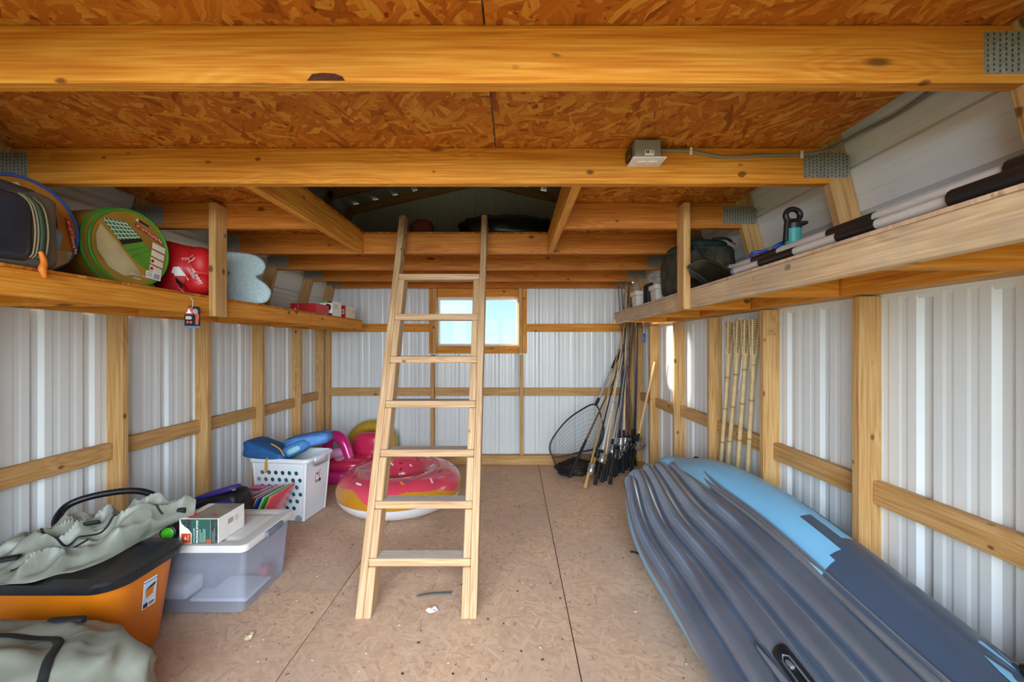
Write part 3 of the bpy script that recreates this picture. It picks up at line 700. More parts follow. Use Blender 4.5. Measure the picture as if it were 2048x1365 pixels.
zc = lambda y: [(-1.598, y-.03, SL+.232), (-1.596, y, SL+.205), (-1.594, y+.012, SL+.13), (-1.596, y+.008, SL+.05), (-1.602, y, SL+.03)]
tube('zip', zc(1.352), .0065, ZG, bp, n=16, seg=8, flat=.5, up=(1, 0, 0))
for dy in (-.022, -.013, .015): tube('stitch_line', zc(1.352+dy), .0024, STI, bp, n=16, seg=6)
tube('zip_pull', [(-1.592, 1.355, SL+.055), (-1.586, 1.36, SL+.02), (-1.582, 1.352, SL-.005), (-1.583, 1.36, SL-.03)], .007, mat('orange_cord', '#e07b22', .6), bp, n=10, seg=8, radii=[.006, .009, .011, .006])
# red mummy bag in its sack, lobed end, hang tag
REDF = mat('red_nylon', '#c81f22', .45, 0, .12, 5, .4, .1)
rm = thing('mummy_sleeping_bag', 'red stuffed mummy sleeping bag with white print and a hang tag', 'sleeping bag', (-1.72, 2.04, SL))
c = Vector((-1.755, 2.12, SL+.143)); n = Vector((.32, -.95, 0)).normalized(); ux = Vector((0, 0, 1)).cross(n).normalized(); uy = Vector((0, 0, 1))
V = []; Fc = []; S, K = 56, 18
for k in range(K+1):
    f = k/K; h = -.22+.28*f; rr = .145*(1 if f < .72 else math.sqrt(max(0, 1-((f-.72)/.285)**2)))
    for s in range(S):
        a = 2*math.pi*s/S; rad = rr*(1+.15*f*math.cos(3*a-.3)+.07*f*math.cos(5*a+1)+.02*math.sin(9*f+3*a))
        p = c+n*h+ux*math.cos(a)*rad+uy*math.sin(a)*rad
        p.z = max(p.z, SL+.0015); V.append(p-c)
for k in range(K):
    for s in range(S): Fc.append((k*S+s, k*S+(s+1) % S, (k+1)*S+(s+1) % S, (k+1)*S+s))
Fc.append(tuple(range(S))[::-1]); Fc.append(tuple(K*S+s for s in range(S)))
me = bpy.data.meshes.new('sack'); me.from_pydata(V, [], Fc); shade(me, 80); link('sack', me, REDF, rm, Matrix.Translation(c))
blob('hood_lobe', (.15, .15, .17), REDF, rm, c+ux*.085+uy*.035-n*.02, None, ex=2.4, amp=.03, seed=3)
blob('foot_lobe', (.16, .15, .13), REDF, rm, c+ux*.075-uy*.070-n*.02, None, ex=2.4, amp=.03, seed=4, flatb=1.0)
fr = Fr(c+n*.062, ux, uy, .001)
flat('brand_mark', fr, [(-2, -4), (22, -2), (52, -48), (4, -50), (2, -38), (-10, -34)], PWH, rm, .0115)
for k, (s_, x, y, z_) in enumerate((('MUMMY', 66, -12, 24), ('HOODED', 52, -6, 15), ('COLD WEATHER', 24, -4, 10), ("6'2\"", 34, 34, 17))):
    text('print_text', s_, fr, x, y, z_, PWH, rm, .0125-.0004*max(0, x-40), -62 if k < 3 else 0)
tube('print_figure', [fr.at(a, b, .0095) for a, b in ((58, 40), (80, 62), (84, 36), (66, 30), (58, 40))], .0012, PWH, rm, seg=5)
tube('print_figure', [fr.at(a, b, .0095) for a, b in ((60, 20), (92, 50))], .0012, PWH, rm, seg=5)
tube('draw_cord', [fr.at(10, -62, .012), fr.at(22, -82, .02), fr.at(40, -100, .03), fr.at(34, -118, .04)], .006, BLK, rm, n=10, seg=6, radii=[.003, .008, .006, .003])
tg = Vector((-1.584, 1.985, 1.478)); ft = Fr(tg, (.8, .6, 0), (0, 0, 1), .001); ft.ux = ft.ux*.76
tube('tag_string', [fr.at(34, -112, .05), tg+Vector((0, -.004, .09)), tg+Vector((0, 0, .052))], .001, PWH, rm, n=8, seg=5)
plate('hang_tag', ft, [(-36, -52), (36, -52), (40, -46), (40, 46), (34, 54), (-34, 54), (-40, 46), (-40, -46)], .0015, mat('tag_black', '#14160f', .9), rm)
flat('tag_red', ft, [(-38, 14), (2, 14), (2, 50), (-32, 50), (-38, 46)], PRD, rm, .001); flat('tag_mark', ft, [(-32, 20), (-4, 20), (-18, 42)], PWH, rm, .0016)
flat('tag_picture', ft, [(14, -34), (30, -36), (34, 10), (24, 34), (12, 20), (16, 0)], PRD, rm, .001); flat('tag_hood', ft, circ(14, 30, 14, 12), PGR, rm, .0014)
for k in range(3): flat('tag_text_line', ft, rect(-34, 2-6*k, -6+4*(k % 2), 5-6*k), PWH, rm, .001)
for dx in (-24, -8): flat('tag_dot', ft, circ(dx, -24, 7, 10), PRD, rm, .001)
flat('tag_base', ft, rect(-39, -52, 38, -42), mat('tag_blue', '#2c5f86', .5), rm, .001)
# pale blue contoured foam pad
FOAM = mat('pale_blue_knit', '#bcd6dc', .85, 0, .14, 110, .2, .6); FSEAM = mat('grey_seam', '#8f8a84', .7)
fp = thing('foam_pad', 'pale blue hourglass shaped foam pad in knitted cover beside the shelf post', 'foam pad', (-1.69, 2.56, SL))
nn = Vector((.55, -.83, 0)).normalized(); ux = Vector((0, 0, 1)).cross(nn).normalized()
ff = Fr((-1.68, 2.50, SL+.002), ux, (0, 0, 1), .001)
ol = cr([Vector((x, y, 0)) for x, y in ((-140, 75), (-125, 25), (-60, 2), (60, 0), (122, 18), (146, 66), (122, 112), (70, 150), (62, 178), (100, 205), (112, 250), (66, 294), (-30, 302), (-104, 290), (-124, 250), (-96, 210), (-62, 172), (-98, 132))], 72, True)
ol = [(p.x, p.y) for p in ol]
plate('foam_body', Fr(ff.at(0, 0, .0), ff.ux, ff.uy, .001), [(x*.94, 8+y*.965) for x, y in ol], .08, FOAM, fp, bevel=.012)
tube('seam_edge', [ff.at(x*.985, 4+y*.985, -.09) for x, y in ol], .009, FSEAM, fp, closed=True, seg=8)
# three small cartons at the far end
def carton(name, label, x0, x1, y0, y1, z0, h, mats, top=None, cat='box'):
    t = thing(name, label, cat, ((x0+x1)/2, (y0+y1)/2, z0))
    V = [(x, y, z) for x in (x0, x1) for y in (y0, y1) for z in (z0, z0+h)]
    me = bpy.data.meshes.new('carton_body'); c = Vector(((x0+x1)/2, (y0+y1)/2, z0)); me.from_pydata([Vector(v)-c for v in V], [], BOXF)
    me.polygons.foreach_set('material_index', [0, min(1, len(mats)-1), 0, 0, 0, 0]) if len(mats) == 2 else me.polygons.foreach_set('material_index', [0, 1, 2, 0, 0, 3])
    bm = bmesh.new(); bm.from_mesh(me); bmesh.ops.recalc_face_normals(bm, faces=bm.faces); bm.to_mesh(me); bm.free()
    link('carton_body', me, mats, t, Matrix.Translation(c))
    return t, Fr(((x0+x1)/2, y0, z0+h/2), (1, 0, 0), (0, 0, 1), .001), Fr((x1, (y0+y1)/2, z0+h/2), (0, 1, 0), (0, 0, 1), .001)
CRED = mat('carton_red', '#c2242a', .45); CWH = mat('carton_white', '#ece8df', .55); CCR = mat('carton_cream', '#ead9c2', .6)
t, f1, f2 = carton('carton', 'flat red carton with a white triangle logo on the shelf', -1.83, -1.622, 3.30, 3.53, SL, .082, [CRED, CRED])
flat('logo_triangle', f1, [(-88, -34), (-52, -34), (-62, 8)], PWH, t); flat('fold_line', f1, rect(-42, -40, -40, 38), CCR, t)
t, f1, f2 = carton('carton', 'white carton with a green stripe and a picture of a black reel', -1.715, -1.605, 3.56, 3.745, SL, .13, [CWH, CWH])
flat('green_stripe', f1, rect(-54, 48, 15, 64), LGRN, t); flat('dark_stripe', f1, rect(15, 48, 54, 64), NAV, t)
flat('picture_reel', f1, [(-14, -40), (30, -40), (40, -5), (46, 12), (34, 36), (8, 40), (-10, 20), (-20, 14), (-12, 0)], PRT, t); flat('picture_base', f1, rect(-54, -62, 54, -44), PRT, t, .0006); flat('picture_badge', f1, circ(32, -30, 13, 14), PWH, t, .0016)
for k in range(4): flat('text_line', f2, rect(-60, 34-10*k, 30+8*(k % 2), 37-10*k), PGR, t)
t, f1, f2 = carton('carton', 'red and cream carton with a printed square at the shelf end', -1.72, -1.612, 3.86, 4.08, SL, .118, [CRED, CCR])
flat('label_square', f1, rect(6, -22, 40, 22), PWH, t); flat('label_dark', f1, rect(13, -14, 34, 14), PGR, t, .0016)
tube('tape_mark', [f2.at(70, 30, .001), f2.at(58, 0, .001)], .002, PRT, t, seg=5)
# ================================================================== orange tote with black lid
ORG = mat('orange_plastic', '#d4750f', .42, 0, .04, 5, .5); BLID = mat('black_lid', '#1a1b1f', .38, 0, .45, 11, .5, .25)
def rring(x0, x1, y0, y1, z, r, n=8):
    pts = []
    for cx, cy, a0 in ((x1-r, y1-r, 0), (x0+r, y1-r, 90), (x0+r, y0+r, 180), (x1-r, y0+r, 270)):
        for i in range(n+1):
            a = math.radians(a0+90*i/n); pts.append((cx+r*math.cos(a), cy+r*math.sin(a), z))
    return pts
def ringloft(name, rings, m, parent, cap0=True, cap1=True, local=False, ang=40):
    V = []; Fc = []; n = len(rings[0])
    c = Vector(rings[0][0])
    for r in rings: V += [Vector(p)-c for p in r]
    for k in range(len(rings)-1):
        for i in range(n): Fc.append((k*n+i, k*n+(i+1) % n, (k+1)*n+(i+1) % n, (k+1)*n+i))
    if cap0: Fc.append(tuple(range(n))[::-1])
    if cap1: Fc.append(tuple((len(rings)-1)*n+i for i in range(n)))
    me = bpy.data.meshes.new(name); me.from_pydata(V, [], Fc); shade(me, ang)
    return link(name, me, m, parent, Matrix.Translation(c), local)
ot = thing('storage_tote', 'orange plastic storage tote with a black lid under a crumpled bag', 'tote', (-1.86, 1.75, 0))
x0, x1, y0, y1 = -2.165, -1.575, 1.575, 1.925
rr = lambda g, z, r=.085: rring(x0+g, x1-g, y0+g, y1-g, z, r)
ringloft('tote_body', [rr(.045, .001), rr(.04, .012), rr(.004, .385), rr(-.004, .39)], ORG, ot)
ringloft('lid', [rr(-.012, .372, .095), rr(-.022, .375, .1), rr(-.024, .402, .1), rr(-.018, .412, .1), rr(.022, .414, .08), rr(.034, .402, .075), rr(.04, .400, .07)], BLID, ot)
fr = Fr((x1-.0155, 1.755, .265), (0.08, 1, 0), (.09, 0, 1), .001)
flat('label_white', fr, rect(-30, -62, 30, 62), PWH, ot, .004); flat('label_field', fr, rect(-27, -34, 27, 56), mat('label_blue', '#b9cfe2', .5), ot, .0048)
flat('label_stripe', fr, rect(-30, 52, 30, 56), mat('label_navy', '#33407c', .5), ot, .0052)
flat('label_picture_tote', fr, [(-20, 18), (18, 26), (14, -10), (-16, -18)], ORG, ot, .0056); flat('label_picture_lid', fr, [(-24, 18), (-6, 30), (24, 38), (20, 26)], PRT, ot, .006)
flat('label_code', fr, rect(-26, -58, -6, -38), NAV, ot, .0052)
for k in range(6): flat('barcode_bar', fr, rect(0+4.2*k, -56, 2.4+4.2*k, -40), PRT, ot, .0052)
# ================================================================== crumpled bag with hose on the lid
CAN = mat('grey_green_canvas', '#84877a', .4, 0, .14, 5, .45, .2); CANS = mat('black_webbing', '#17171a', .7)
cg = thing('canvas_bag', 'crumpled grey green bag with black piping heaped on the orange tote lid', 'bag', (-1.9, 1.75, .415))
Z = .421
def crumple(p, u, v):
    e = min(1, 4*min(v, 1-v))*min(1, 5*min(u, 1-u)+.25)
    q = p.x*.6+p.y*.8; w = -p.x*.8+p.y*.6                     # along and across the heap
    a = noise.noise(Vector((q*4.5+noise.noise(Vector((q*3, w*3, 2)))*1.2, w*13, 1.3))); b = noise.noise(Vector((q*11, w*24, 7.7))); c_ = noise.noise(Vector((q*17-w*9, w*12+q*5, 3.3)))
    h = (.5-abs(a)**.8*2.0)*.08+(.35-abs(b)**.8)*.03+(.3-abs(c_))*.012
    return (0, 0, e*h)
rows = [[(-2.19, 1.52, Z), F(7, 1170, Z), F(62, 1166, Z), F(115, 1150, Z), F(153, 1143, Z), F(213, 1121, Z), F(276, 1086, Z), F(302, 1074, Z), (-1.68, 1.99, Z+.05)],
        [(-2.19, 1.57, Z+.04), (-2.05, 1.59, Z+.05), (-1.96, 1.63, Z+.07), (-1.90, 1.68, Z+.06), (-1.86, 1.71, Z+.05), (-1.80, 1.77, Z+.075), (-1.74, 1.84, Z+.085), (-1.70, 1.92, Z+.075), (-1.62, 2.03, Z+.06)],
        [(-2.19, 1.62, Z+.05), (-2.10, 1.66, Z+.06), (-2.02, 1.70, Z+.10), (-1.96, 1.74, Z+.06), (-1.90, 1.78, Z+.11), (-1.84, 1.83, Z+.09), (-1.78, 1.89, Z+.13), (-1.72, 1.96, Z+.11), (-1.615, 2.045, Z+.11)],
        [(-2.195, 1.70, Z+.04), (-2.15, 1.74, Z+.07), (-2.09, 1.77, Z+.05), (-2.03, 1.82, Z+.11), (-1.97, 1.86, Z+.08), (-1.90, 1.91, Z+.15), (-1.83, 1.96, Z+.13), (-1.76, 2.00, Z+.16), (-1.63, 2.06, Z+.13)],
        [(-2.20, 1.78, Z+.05), (-2.19, 1.81, Z+.08), (-2.15, 1.84, Z+.03), (-2.10, 1.87, Z+.11), (-2.04, 1.91, Z+.13), (-1.97, 1.945, Z+.06), (-1.90, 1.96, Z+.11), (-1.80, 1.96, Z+.06), (-1.66, 2.05, Z+.05)]]
fab = loft('fabric', rows, 190, 100, CAN, cg, .0025, crumple)
def onrow(r, dz=.02, k0=0, k1=9): return [Vector(p)+Vector((0, 0, dz)) for p in rows[r][k0:k1]]
def surf(o, pts, d=.004):
    """drop points on to a mesh from above"""
    bpy.context.view_layer.update(); out = []
    mw = o.matrix_world; mi = mw.inverted()
    for x, y in pts:
        a = mi @ Vector((x, y, 2)); dr = (mi.to_3x3() @ Vector((0, 0, -1))).normalized()
        ok, loc, nor, _ = o.ray_cast(a, dr)
        if ok: out.append(mw @ loc+Vector((0, 0, d)))
    return out
for line in (((-2.02, 1.72), (-1.93, 1.74), (-1.86, 1.80), (-1.82, 1.87), (-1.77, 1.93), (-1.70, 1.95)), ((-2.0, 1.60), (-1.95, 1.66), (-1.90, 1.70), (-1.86, 1.76))):
    tube('piping', surf(fab, [(p.x, p.y) for p in cr([Vector((x, y, 0)) for x, y in line], 60)], .002), .0045, CANS, cg, seg=6)
rbox('webbing_patch', (.05, .045, .012), CANS, cg, (-1.885, 1.80, Z+.125), Matrix.Rotation(.6, 3, 'Z') @ Matrix.Rotation(-.5, 3, 'X'), r=.004)
rbox('webbing_patch', (.035, .05, .02), CANS, cg, (-1.655, 2.01, Z+.088), Matrix.Rotation(.3, 3, 'Z') @ Matrix.Rotation(-.9, 3, 'X'), r=.006)
rbox('webbing_patch', (.08, .035, .014), CANS, cg, (-2.02, 1.60, Z+.07), Matrix.Rotation(.5, 3, 'Z'), r=.005)
ho = thing('black_hose', 'black ribbed hose looped over the crumpled bag against the wall', 'hose', (-2.0, 1.9, .45))
hp = [P(150, 1058, 1.86), P(126, 1066, 1.84), P(112, 1045, 1.86), P(135, 1012, 1.92), P(190, 992, 1.98), P(262, 982, 2.04), P(305, 990, 2.06), P(332, 1012, 2.05), P(345, 1035, 2.03)]
hh = cr(hp, 150)
tube('hose_body', hh, .0155, mat('hose_rubber', '#101114', .4), ho, seg=12, radii=[.0162 if k % 2 else .0146 for k in range(151)])
# ================================================================== sack in the foreground
sk = thing('canvas_sack', 'grey green fabric sack with black webbing on the floor before the orange tote', 'bag', (-1.65, 1.25, 0))
def sackfn(v):
    k = Vector(v); th = math.atan2(k.y, k.x)
    k.z *= 1-.10*max(0, -k.x)+.05*math.sin(3*th+1)
    cr_ = abs(noise.noise(Vector((k.x*2.2+k.y*.9, k.y*2.0-k.x*.6, k.z*1.3+4))))
    cr2 = abs(noise.noise(Vector((k.x*4.2-k.y*2.9, k.y*4.5+k.x*1.6, k.z*2.3+9))))
    cr3 = abs(noise.noise(Vector((k.x*7+k.y*3, k.y*3.5-k.x*2, k.z*3+1))))
    k *= 1+.26*(.32-min(cr_, .5))+.04*(.2-min(cr2, .35))
    return k
blob('fabric', (.86, .56, .40), CAN, sk, (-1.68, 1.23, .178), ex=3.0, seg=110, rings=64, flatb=.885, fn=sackfn)
so = [o for o in sk.children][0]
wp = surf(so, [(p.x, p.y) for p in cr([Vector((x, y, 0)) for x, y in ((-1.78, 1.27), (-1.66, 1.33), (-1.56, 1.35), (-1.48, 1.31), (-1.42, 1.23), (-1.37, 1.16), (-1.35, 1.08))], 40)])
tube('webbing', wp, .012, CANS, sk, seg=8, flat=.25)
rbox('handle_tab', (.12, .03, .03), CANS, sk, (-1.60, 1.44, .352), Matrix.Rotation(.1, 3, 'Z'), r=.01)
# ================================================================== clear tote
CLR, t_, b_ = newmat('frosted_plastic')
b_.inputs['Base Color'].default_value = (.62, .66, .76, 1); b_.inputs['Roughness'].default_value = .35
trn = t_.nodes.new('ShaderNodeBsdfTransparent'); trn.inputs[0].default_value = (.84, .87, .95, 1); mxs = t_.nodes.new('ShaderNodeMixShader')
nzz = t_.nodes.new('ShaderNodeTexNoise'); nzz.inputs['Scale'].default_value = 3; mrr = t_.nodes.new('ShaderNodeMapRange'); mrr.inputs[3].default_value = .62; mrr.inputs[4].default_value = .72
t_.links.new(nzz.outputs['Fac'], mrr.inputs[0]); t_.links.new(mrr.outputs[0], mxs.inputs[0]); t_.links.new(b_.outputs[0], mxs.inputs[1]); t_.links.new(trn.outputs[0], mxs.inputs[2]); t_.links.new(mxs.outputs[0], t_.nodes['Material Output'].inputs[0])
LIDM = mat('cloudy_lid', '#cfccc6', .38, 0, .05, 5, .5); LAT = mat('blue_grey_latch', '#6a7484', .45)
ct = thing('clear_tote', 'translucent plastic tote with a cloudy white lid carrying the stove carton', 'tote', (-1.63, 2.19, 0))
x0, x1, y0, y1 = -1.955, -1.33, 1.985, 2.405
rr = lambda g, z, r=.03: rring(x0+g, x1-g, y0+g, y1-g, z, r, 5)
ringloft('tote_body', [rr(.032, .001), rr(.024, .008), rr(.002, .325), rr(-.003, .333)], CLR, ct, True, False)
ringloft('lid', [rr(-.006, .322), rr(-.016, .325, .035), rr(-.016, .348, .035), rr(-.010, .357, .03), rr(.03, .3585, .02), rr(.045, .352, .02), rr(.06, .352, .02), rr(.072, .358, .02), rr(.09, .358, .02)], LIDM, ct)
rbox('latch', (.022, .15, .03), LAT, ct, (x1+.022, 2.2, .338), r=.009)
cx_ = mat('blurred_white', '#d5d6da', .8); cdk = mat('blurred_slate', '#5b6276', .8); crd = mat('blurred_red', '#a8606a', .8)
for nm, lab, m_, sz, lc in (('stored_case', 'pale case inside the clear tote', cx_, (.24, .12, .075), (-1.78, 2.1, .085)), ('stored_paper', 'white folder lying inside the clear tote', cx_, (.30, .22, .02), (-1.53, 2.19, .02)), ('stored_bundle', 'dark slate bundle inside the clear tote', cdk, (.30, .20, .16), (-1.76, 2.27, .10))):
    o = rbox(nm, sz, m_, None, lc, r=.012); tag(o, lab, 'case' if 'case' in nm else ('folder' if 'paper' in nm else 'bundle'))
o = lathe('stored_roll', [(.0, -.02), (.034, -.02), (.036, 0), (.034, .02), (0, .02)], crd, None, (-1.39, 2.26, .082), (1, 0, 0), 20); tag(o, 'red and white roll standing inside the clear tote', 'roll')
# ================================================================== propane stove carton
GRNB = mat('carton_green', '#2f5c50', .5); GRYB = mat('carton_grey_photo', '#8f897a', .55, 0, .3, 9); ORB = mat('carton_orange', '#d0481f', .5); TRE = mat('carton_tree_print', '#33443f', .6, 0, .8, 60)
sx0, sx1, sy0, sy1, sz = -1.655, -1.462, 1.992, 2.185, .3595
t = thing('stove_carton', 'propane stove carton with green front and white end on the clear tote', 'box', ((sx0+sx1)/2, (sy0+sy1)/2, sz))
V = [(x, y, z) for x in (sx0, sx1) for y in (sy0, sy1) for z in (sz, sz+.123)]
solid('carton_body', V, BOXF, CWH, t, bevel=.0015)
f = Fr((sx0, sy0, sz), (1, 0, 0), (0, 0, 1), .001)
flat('front_green', f, rect(62, 1, 155, 121), GRNB, t, .0008); flat('front_tree', f, [(6, 121), (62, 121), (62, 50), (46, 72), (28, 84), (12, 100)], TRE, t, .0008)
flat('front_dark', f, rect(156, 1, 191, 121), TRE, t, .0008); flat('brand_square', f, rect(12, 4, 58, 50), ORB, t, .0012)
flat('brand_mark', f, [(24, 20), (40, 20), (32, 38)], PWH, t, .0018); flat('brand_line', f, rect(44, 14, 47, 42), PWH, t, .0018)
text('stove_text', 'PROPANE STOVE', f, 95, 4, 14.5, PWH, t, .0016, 90, bold=.0003); text('stove_text', 'SINGLE BURNER', f, 78, 4, 10, PWH, t, .0016, 90)
for k, h in enumerate((70, 55, 74, 72)): flat('text_line', f, rect(103+8*k, 6, 106+8*k, h), mat('print_pale_green', '#a9c0b4', .6), t, .0016)
flat('burner_badge', f, rect(136, 3, 154, 21), ORB, t, .0014)
for k in range(2): flat('text_line', f, rect(166+8*k, 6, 169+8*k, 60+20*k), PGR, t, .0016)
f2 = Fr((sx1, sy0, sz), (0, 1, 0), (0, 0, 1), .001)
for k in range(8): flat('barcode_bar', f2, rect(68+5*k, 66, 71+5*k, 92), PGR, t, .0008)
for k in range(3): flat('text_line', f2, rect(120, 84-9*k, 142, 87-9*k), PGR, t, .0008)
f3 = Fr((sx0, sy0, sz+.123), (1, 0, 0), (0, 1, 0), .001)
flat('top_photo', f3, rect(40, 2, 191, 191), GRYB, t, .0008); flat('top_brand', f3, rect(14, 14, 60, 62), ORB, t, .0014); flat('top_badge', f3, rect(136, 30, 156, 55), ORB, t, .0014)
text('top_text', 'PROPANE STOVE', f3, 84, 30, 18, PALE, t, .0016, 90)
# ================================================================== dark lantern with a green cap
ln = thing('camp_lantern', 'black camping lantern with a round green end cap beside the stove carton', 'lantern', (-1.725, 2.03, .3595))
lathe('lantern_body', [(.028, -.13), (.036, -.12), (.038, -.02), (.036, 0)], BLK, ln, (-1.728, 2.022, .3995), (.08, -1, .06), 24)
lathe('ridged_collar', [(.0392 if i % 2 else .036, 0) for i in range(1)]+[(.0395, .0), (.0395, .012), (.034, .014)], BLK, ln, (-1.728, 2.022, .3995), (.08, -1, .06), 24, smooth=False)
lathe('green_cap', [(.031, .010), (.031, .017), (.027, .020), (0, .020)], mat('bright_green', '#3fa01e', .4), ln, (-1.728, 2.022, .3995), (.08, -1, .06), 24)
# ================================================================== purple bag and the leaning beach packs
PUR = mat('purple_nylon', '#3c2a86', .55, 0, .15, 8); 
pb = thing('purple_bag', 'purple and black zip bag standing behind the clear tote', 'bag', (-1.86, 2.62, 0))
Rp = Matrix.Rotation(math.radians(-8), 3, 'Z')
def wedge(v): return Vector((v.x, v.y, v.z if v.z < 0 else v.z*(.62+.38*(v.x+1)/2)))
blob('bag_body', (.36, .20, .47), BLK, pb, (-1.865, 2.56, .222), Rp, ex=4.5, amp=.02, seed=8, flatb=.94, fn=wedge)
blob('side_panel', (.27, .03, .40), PUR, pb, (-1.83, 2.462, .215), Rp, ex=5, amp=.02, seed=3, fn=wedge)
blob('top_panel', (.30, .10, .03), PUR, pb, (-1.86, 2.53, .418), Rp @ Matrix.Rotation(math.radians(-17), 3, 'Y'), ex=4, seed=4)
rbox('zip_tab', (.03, .02, .012), LGRN, pb, (-1.735, 2.49, .448), Rp, r=.004)
packs = [('teal', '#1f5d7a', 'teal quilted'), ('navy', '#23335f', 'navy'), ('red', '#c8372e', 'red edged'), ('blue', '#2a4f9a', 'royal blue'), ('green', '#3fae2a', 'bright green'), ('pink', '#d8246a', 'hot pink')]
for k, (cn, cc, lab) in enumerate(packs):
    x = -1.815+.036*k
    o = thing('folded_float', lab+' folded vinyl float leaning in the row beside the white basket', 'pool float', (x, 2.80, 0), 'folded floats beside the basket')
    Rk = Matrix.Rotation(math.radians(-12+2*k), 3, 'Z') @ Matrix.Rotation(math.radians(24), 3, 'Y')
    rbox('vinyl_body', (.020, .27, .345-.010*(5-k)), mat('vinyl_'+cn, cc, .25, 0, .06, 10, .6, coat=.3), o, (x-.04, 2.80, .179), Rk, r=.009)
    rbox('weld_edge', (.004, .285, .355-.010*(5-k)), PALE if k % 2 else STRW, o, (x-.04, 2.80, .179), Rk, r=.0015)
o = thing('striped_mat', 'folded striped beach mat in pink, green and blue behind the folded floats', 'mat', (-1.79, 2.985, 0))
for k, (z0_, z1_, m_) in enumerate(((.002, .17, cx_), (.171, .215, MATS['vinyl_teal']), (.216, .245, mat('vinyl_grass', '#3a8f3a', .3)), (.246, .268, mat('vinyl_lilac', '#e0a6c8', .3)), (.269, .29, mat('vinyl_magenta', '#cf3d7c', .25)))):
    rbox('mat_band', (.24, .07, z1_-z0_), m_, o, (-1.83, 2.985, (z0_+z1_)/2), Matrix.Rotation(math.radians(-7), 3, 'Z'), r=.006)
# ================================================================== white laundry basket
BW = mat('basket_white', '#e3e5e8', .42, 0, .02, 5, .5); BGR = mat('basket_grey_handle', '#8e9290', .45)
bk = thing('laundry_basket', 'white plastic laundry basket with round holes piled with blue vests', 'basket', (-1.765, 3.215, 0), rotz=math.radians(-7))
bw, bd, bh = .445, .32, .455
def bx_(z): return .86+.14*z/bh
outl = [(-bw/2*bx_(0), .004), (bw/2*bx_(0), .004), (bw/2*bx_(bh), bh), (-bw/2*bx_(bh), bh)]
holes = []
for r_ in range(6):
    zz = .10+r_*.054
    nn_ = 6 if r_ % 2 else 7
    for i in range(nn_):
        xx = (i-(nn_-1)/2)*.056
        if abs(xx) < bw/2*bx_(zz)-.035: holes.append(circ(xx, zz, .0165, 14))
tl = (bd*.14/2)/bh
for sgn, nm in ((-1, 'front_panel'), (1, 'back_panel')):
    uy = Vector((0, sgn*tl, 1)).normalized(); ux = Vector((1, 0, 0)) if sgn < 0 else Vector((-1, 0, 0))
    plate(nm, Fr((0, sgn*bd/2*.86, 0), ux, uy, 1), outl, .004, BW, bk, holes, local=True)
for sgn in (-1, 1):
    tx = (bw*.14/2)/bh
    V = [(sgn*(bw/2*bx_(z)-d), s2*(bd/2*bx_(z)-.001), z) for d in (0, .004) for s2 in (-1, 1) for z in (.004, bh)]
    solid('side_panel', V, BOXF, BW, bk, local=True)
solid('base', [(x*bw/2*.86, y*bd/2*.86, z) for x in (-1, 1) for y in (-1, 1) for z in (.012, .018)], BOXF, BW, bk, local=True)
for sx_ in (-1, 1):
    for sy_ in (-1, 1):
        tube('corner_post', [(sx_*(bw/2*.86-.008), sy_*(bd/2*.86-.008), .004), (sx_*(bw/2-.008), sy_*(bd/2-.008), bh)], .0125, BW, bk, seg=12, local=True)
q = rring(-bw/2-.012, bw/2+.012, -bd/2-.012, bd/2+.012, bh+.008, .035, 5)
tube('rim', q, .014, BW, bk, closed=True, seg=8, local=True, flat=1.3)
rbox('handle', (.018, .16, .034), BW, bk, (bw/2+.022, -.01, bh+.002), local=True, r=.007)
tube('handle_grip', [(bw/2+.014, -.10, bh), (bw/2+.022, -.09, bh-.04), (bw/2+.022, 0, bh-.045), (bw/2+.022, .07, bh-.04), (bw/2+.014, .08, bh)], .008, BGR, bk, n=20, seg=8, local=True)
for sy_ in (-1, 1): lathe('wheel', [(0, -.012), (.022, -.012), (.024, -.006), (.024, .006), (.022, .012), (0, .012)], BGR, bk, (bw/2*.86-.04, sy_*(bd/2*.86+.006), .0245), (0, 1, 0), 20, True)
fs = Fr((bw/2*bx_(.3)+.0005, 0, .3), (0, 1, 0), (.06, 0, 1), .001)
flat('sticker', fs, rect(-30, -40, 10, 36), PGR, bk, .002, True); flat('sticker_paper', fs, rect(-27, -20, 7, 32), PWH, bk, .003, True); flat('sticker', fs, rect(18, -44, 40, 46), PRT, bk, .002, True); flat('sticker_paper', fs, rect(21, -18, 37, 42), PWH, bk, .003, True)
flat('sticker_mark', fs, circ(-10, 26, 10, 12), PRD, bk, .0036, True)
# vests and towels in the basket
BV = mat('vest_blue', '#2b5c92', .6, 0, .18, 7, .3, .2); BV2 = mat('vest_mid_blue', '#4c82c0', .5, 0, .2, 6, .4, .3); TEAL = mat('vest_teal', '#2e7f8e', .6, 0, .5, 20, .3, .2); YEL = mat('strap_yellow', '#c69a2c', .6)
o = thing('swim_vest', 'dark blue swim vest with yellow piping on the basket rim', 'vest', (-1.88, 3.18, .475))
blob('vest_body', (.33, .22, .14), BV, o, (-1.905, 3.16, .532), Matrix.Rotation(math.radians(6), 3, 'Y') @ Matrix.Rotation(-.1, 3, 'Z'), ex=6, amp=.06, nsc=6, seg=48, rings=28, seed=1, fn=lambda v: Vector((v.x, v.y, -1+(v.z+1)*(.45+.55*(1-v.x)/2))))
tube('piping', [(-1.84, 3.052, .592), (-1.78, 3.056, .555), (-1.745, 3.06, .50)], .005, YEL, o, n=12, seg=6)
tube('strap', [(-1.86, 3.10, .485), (-1.862, 3.035, .478), (-1.866, 3.028, .43), (-1.868, 3.036, .38)], .014, YEL, o, n=14, seg=8, flat=.2, up=(0, 1, 0))
o = thing('swim_vest', 'light blue puffy swim vest lying across the basket', 'vest', (-1.66, 3.25, .475))
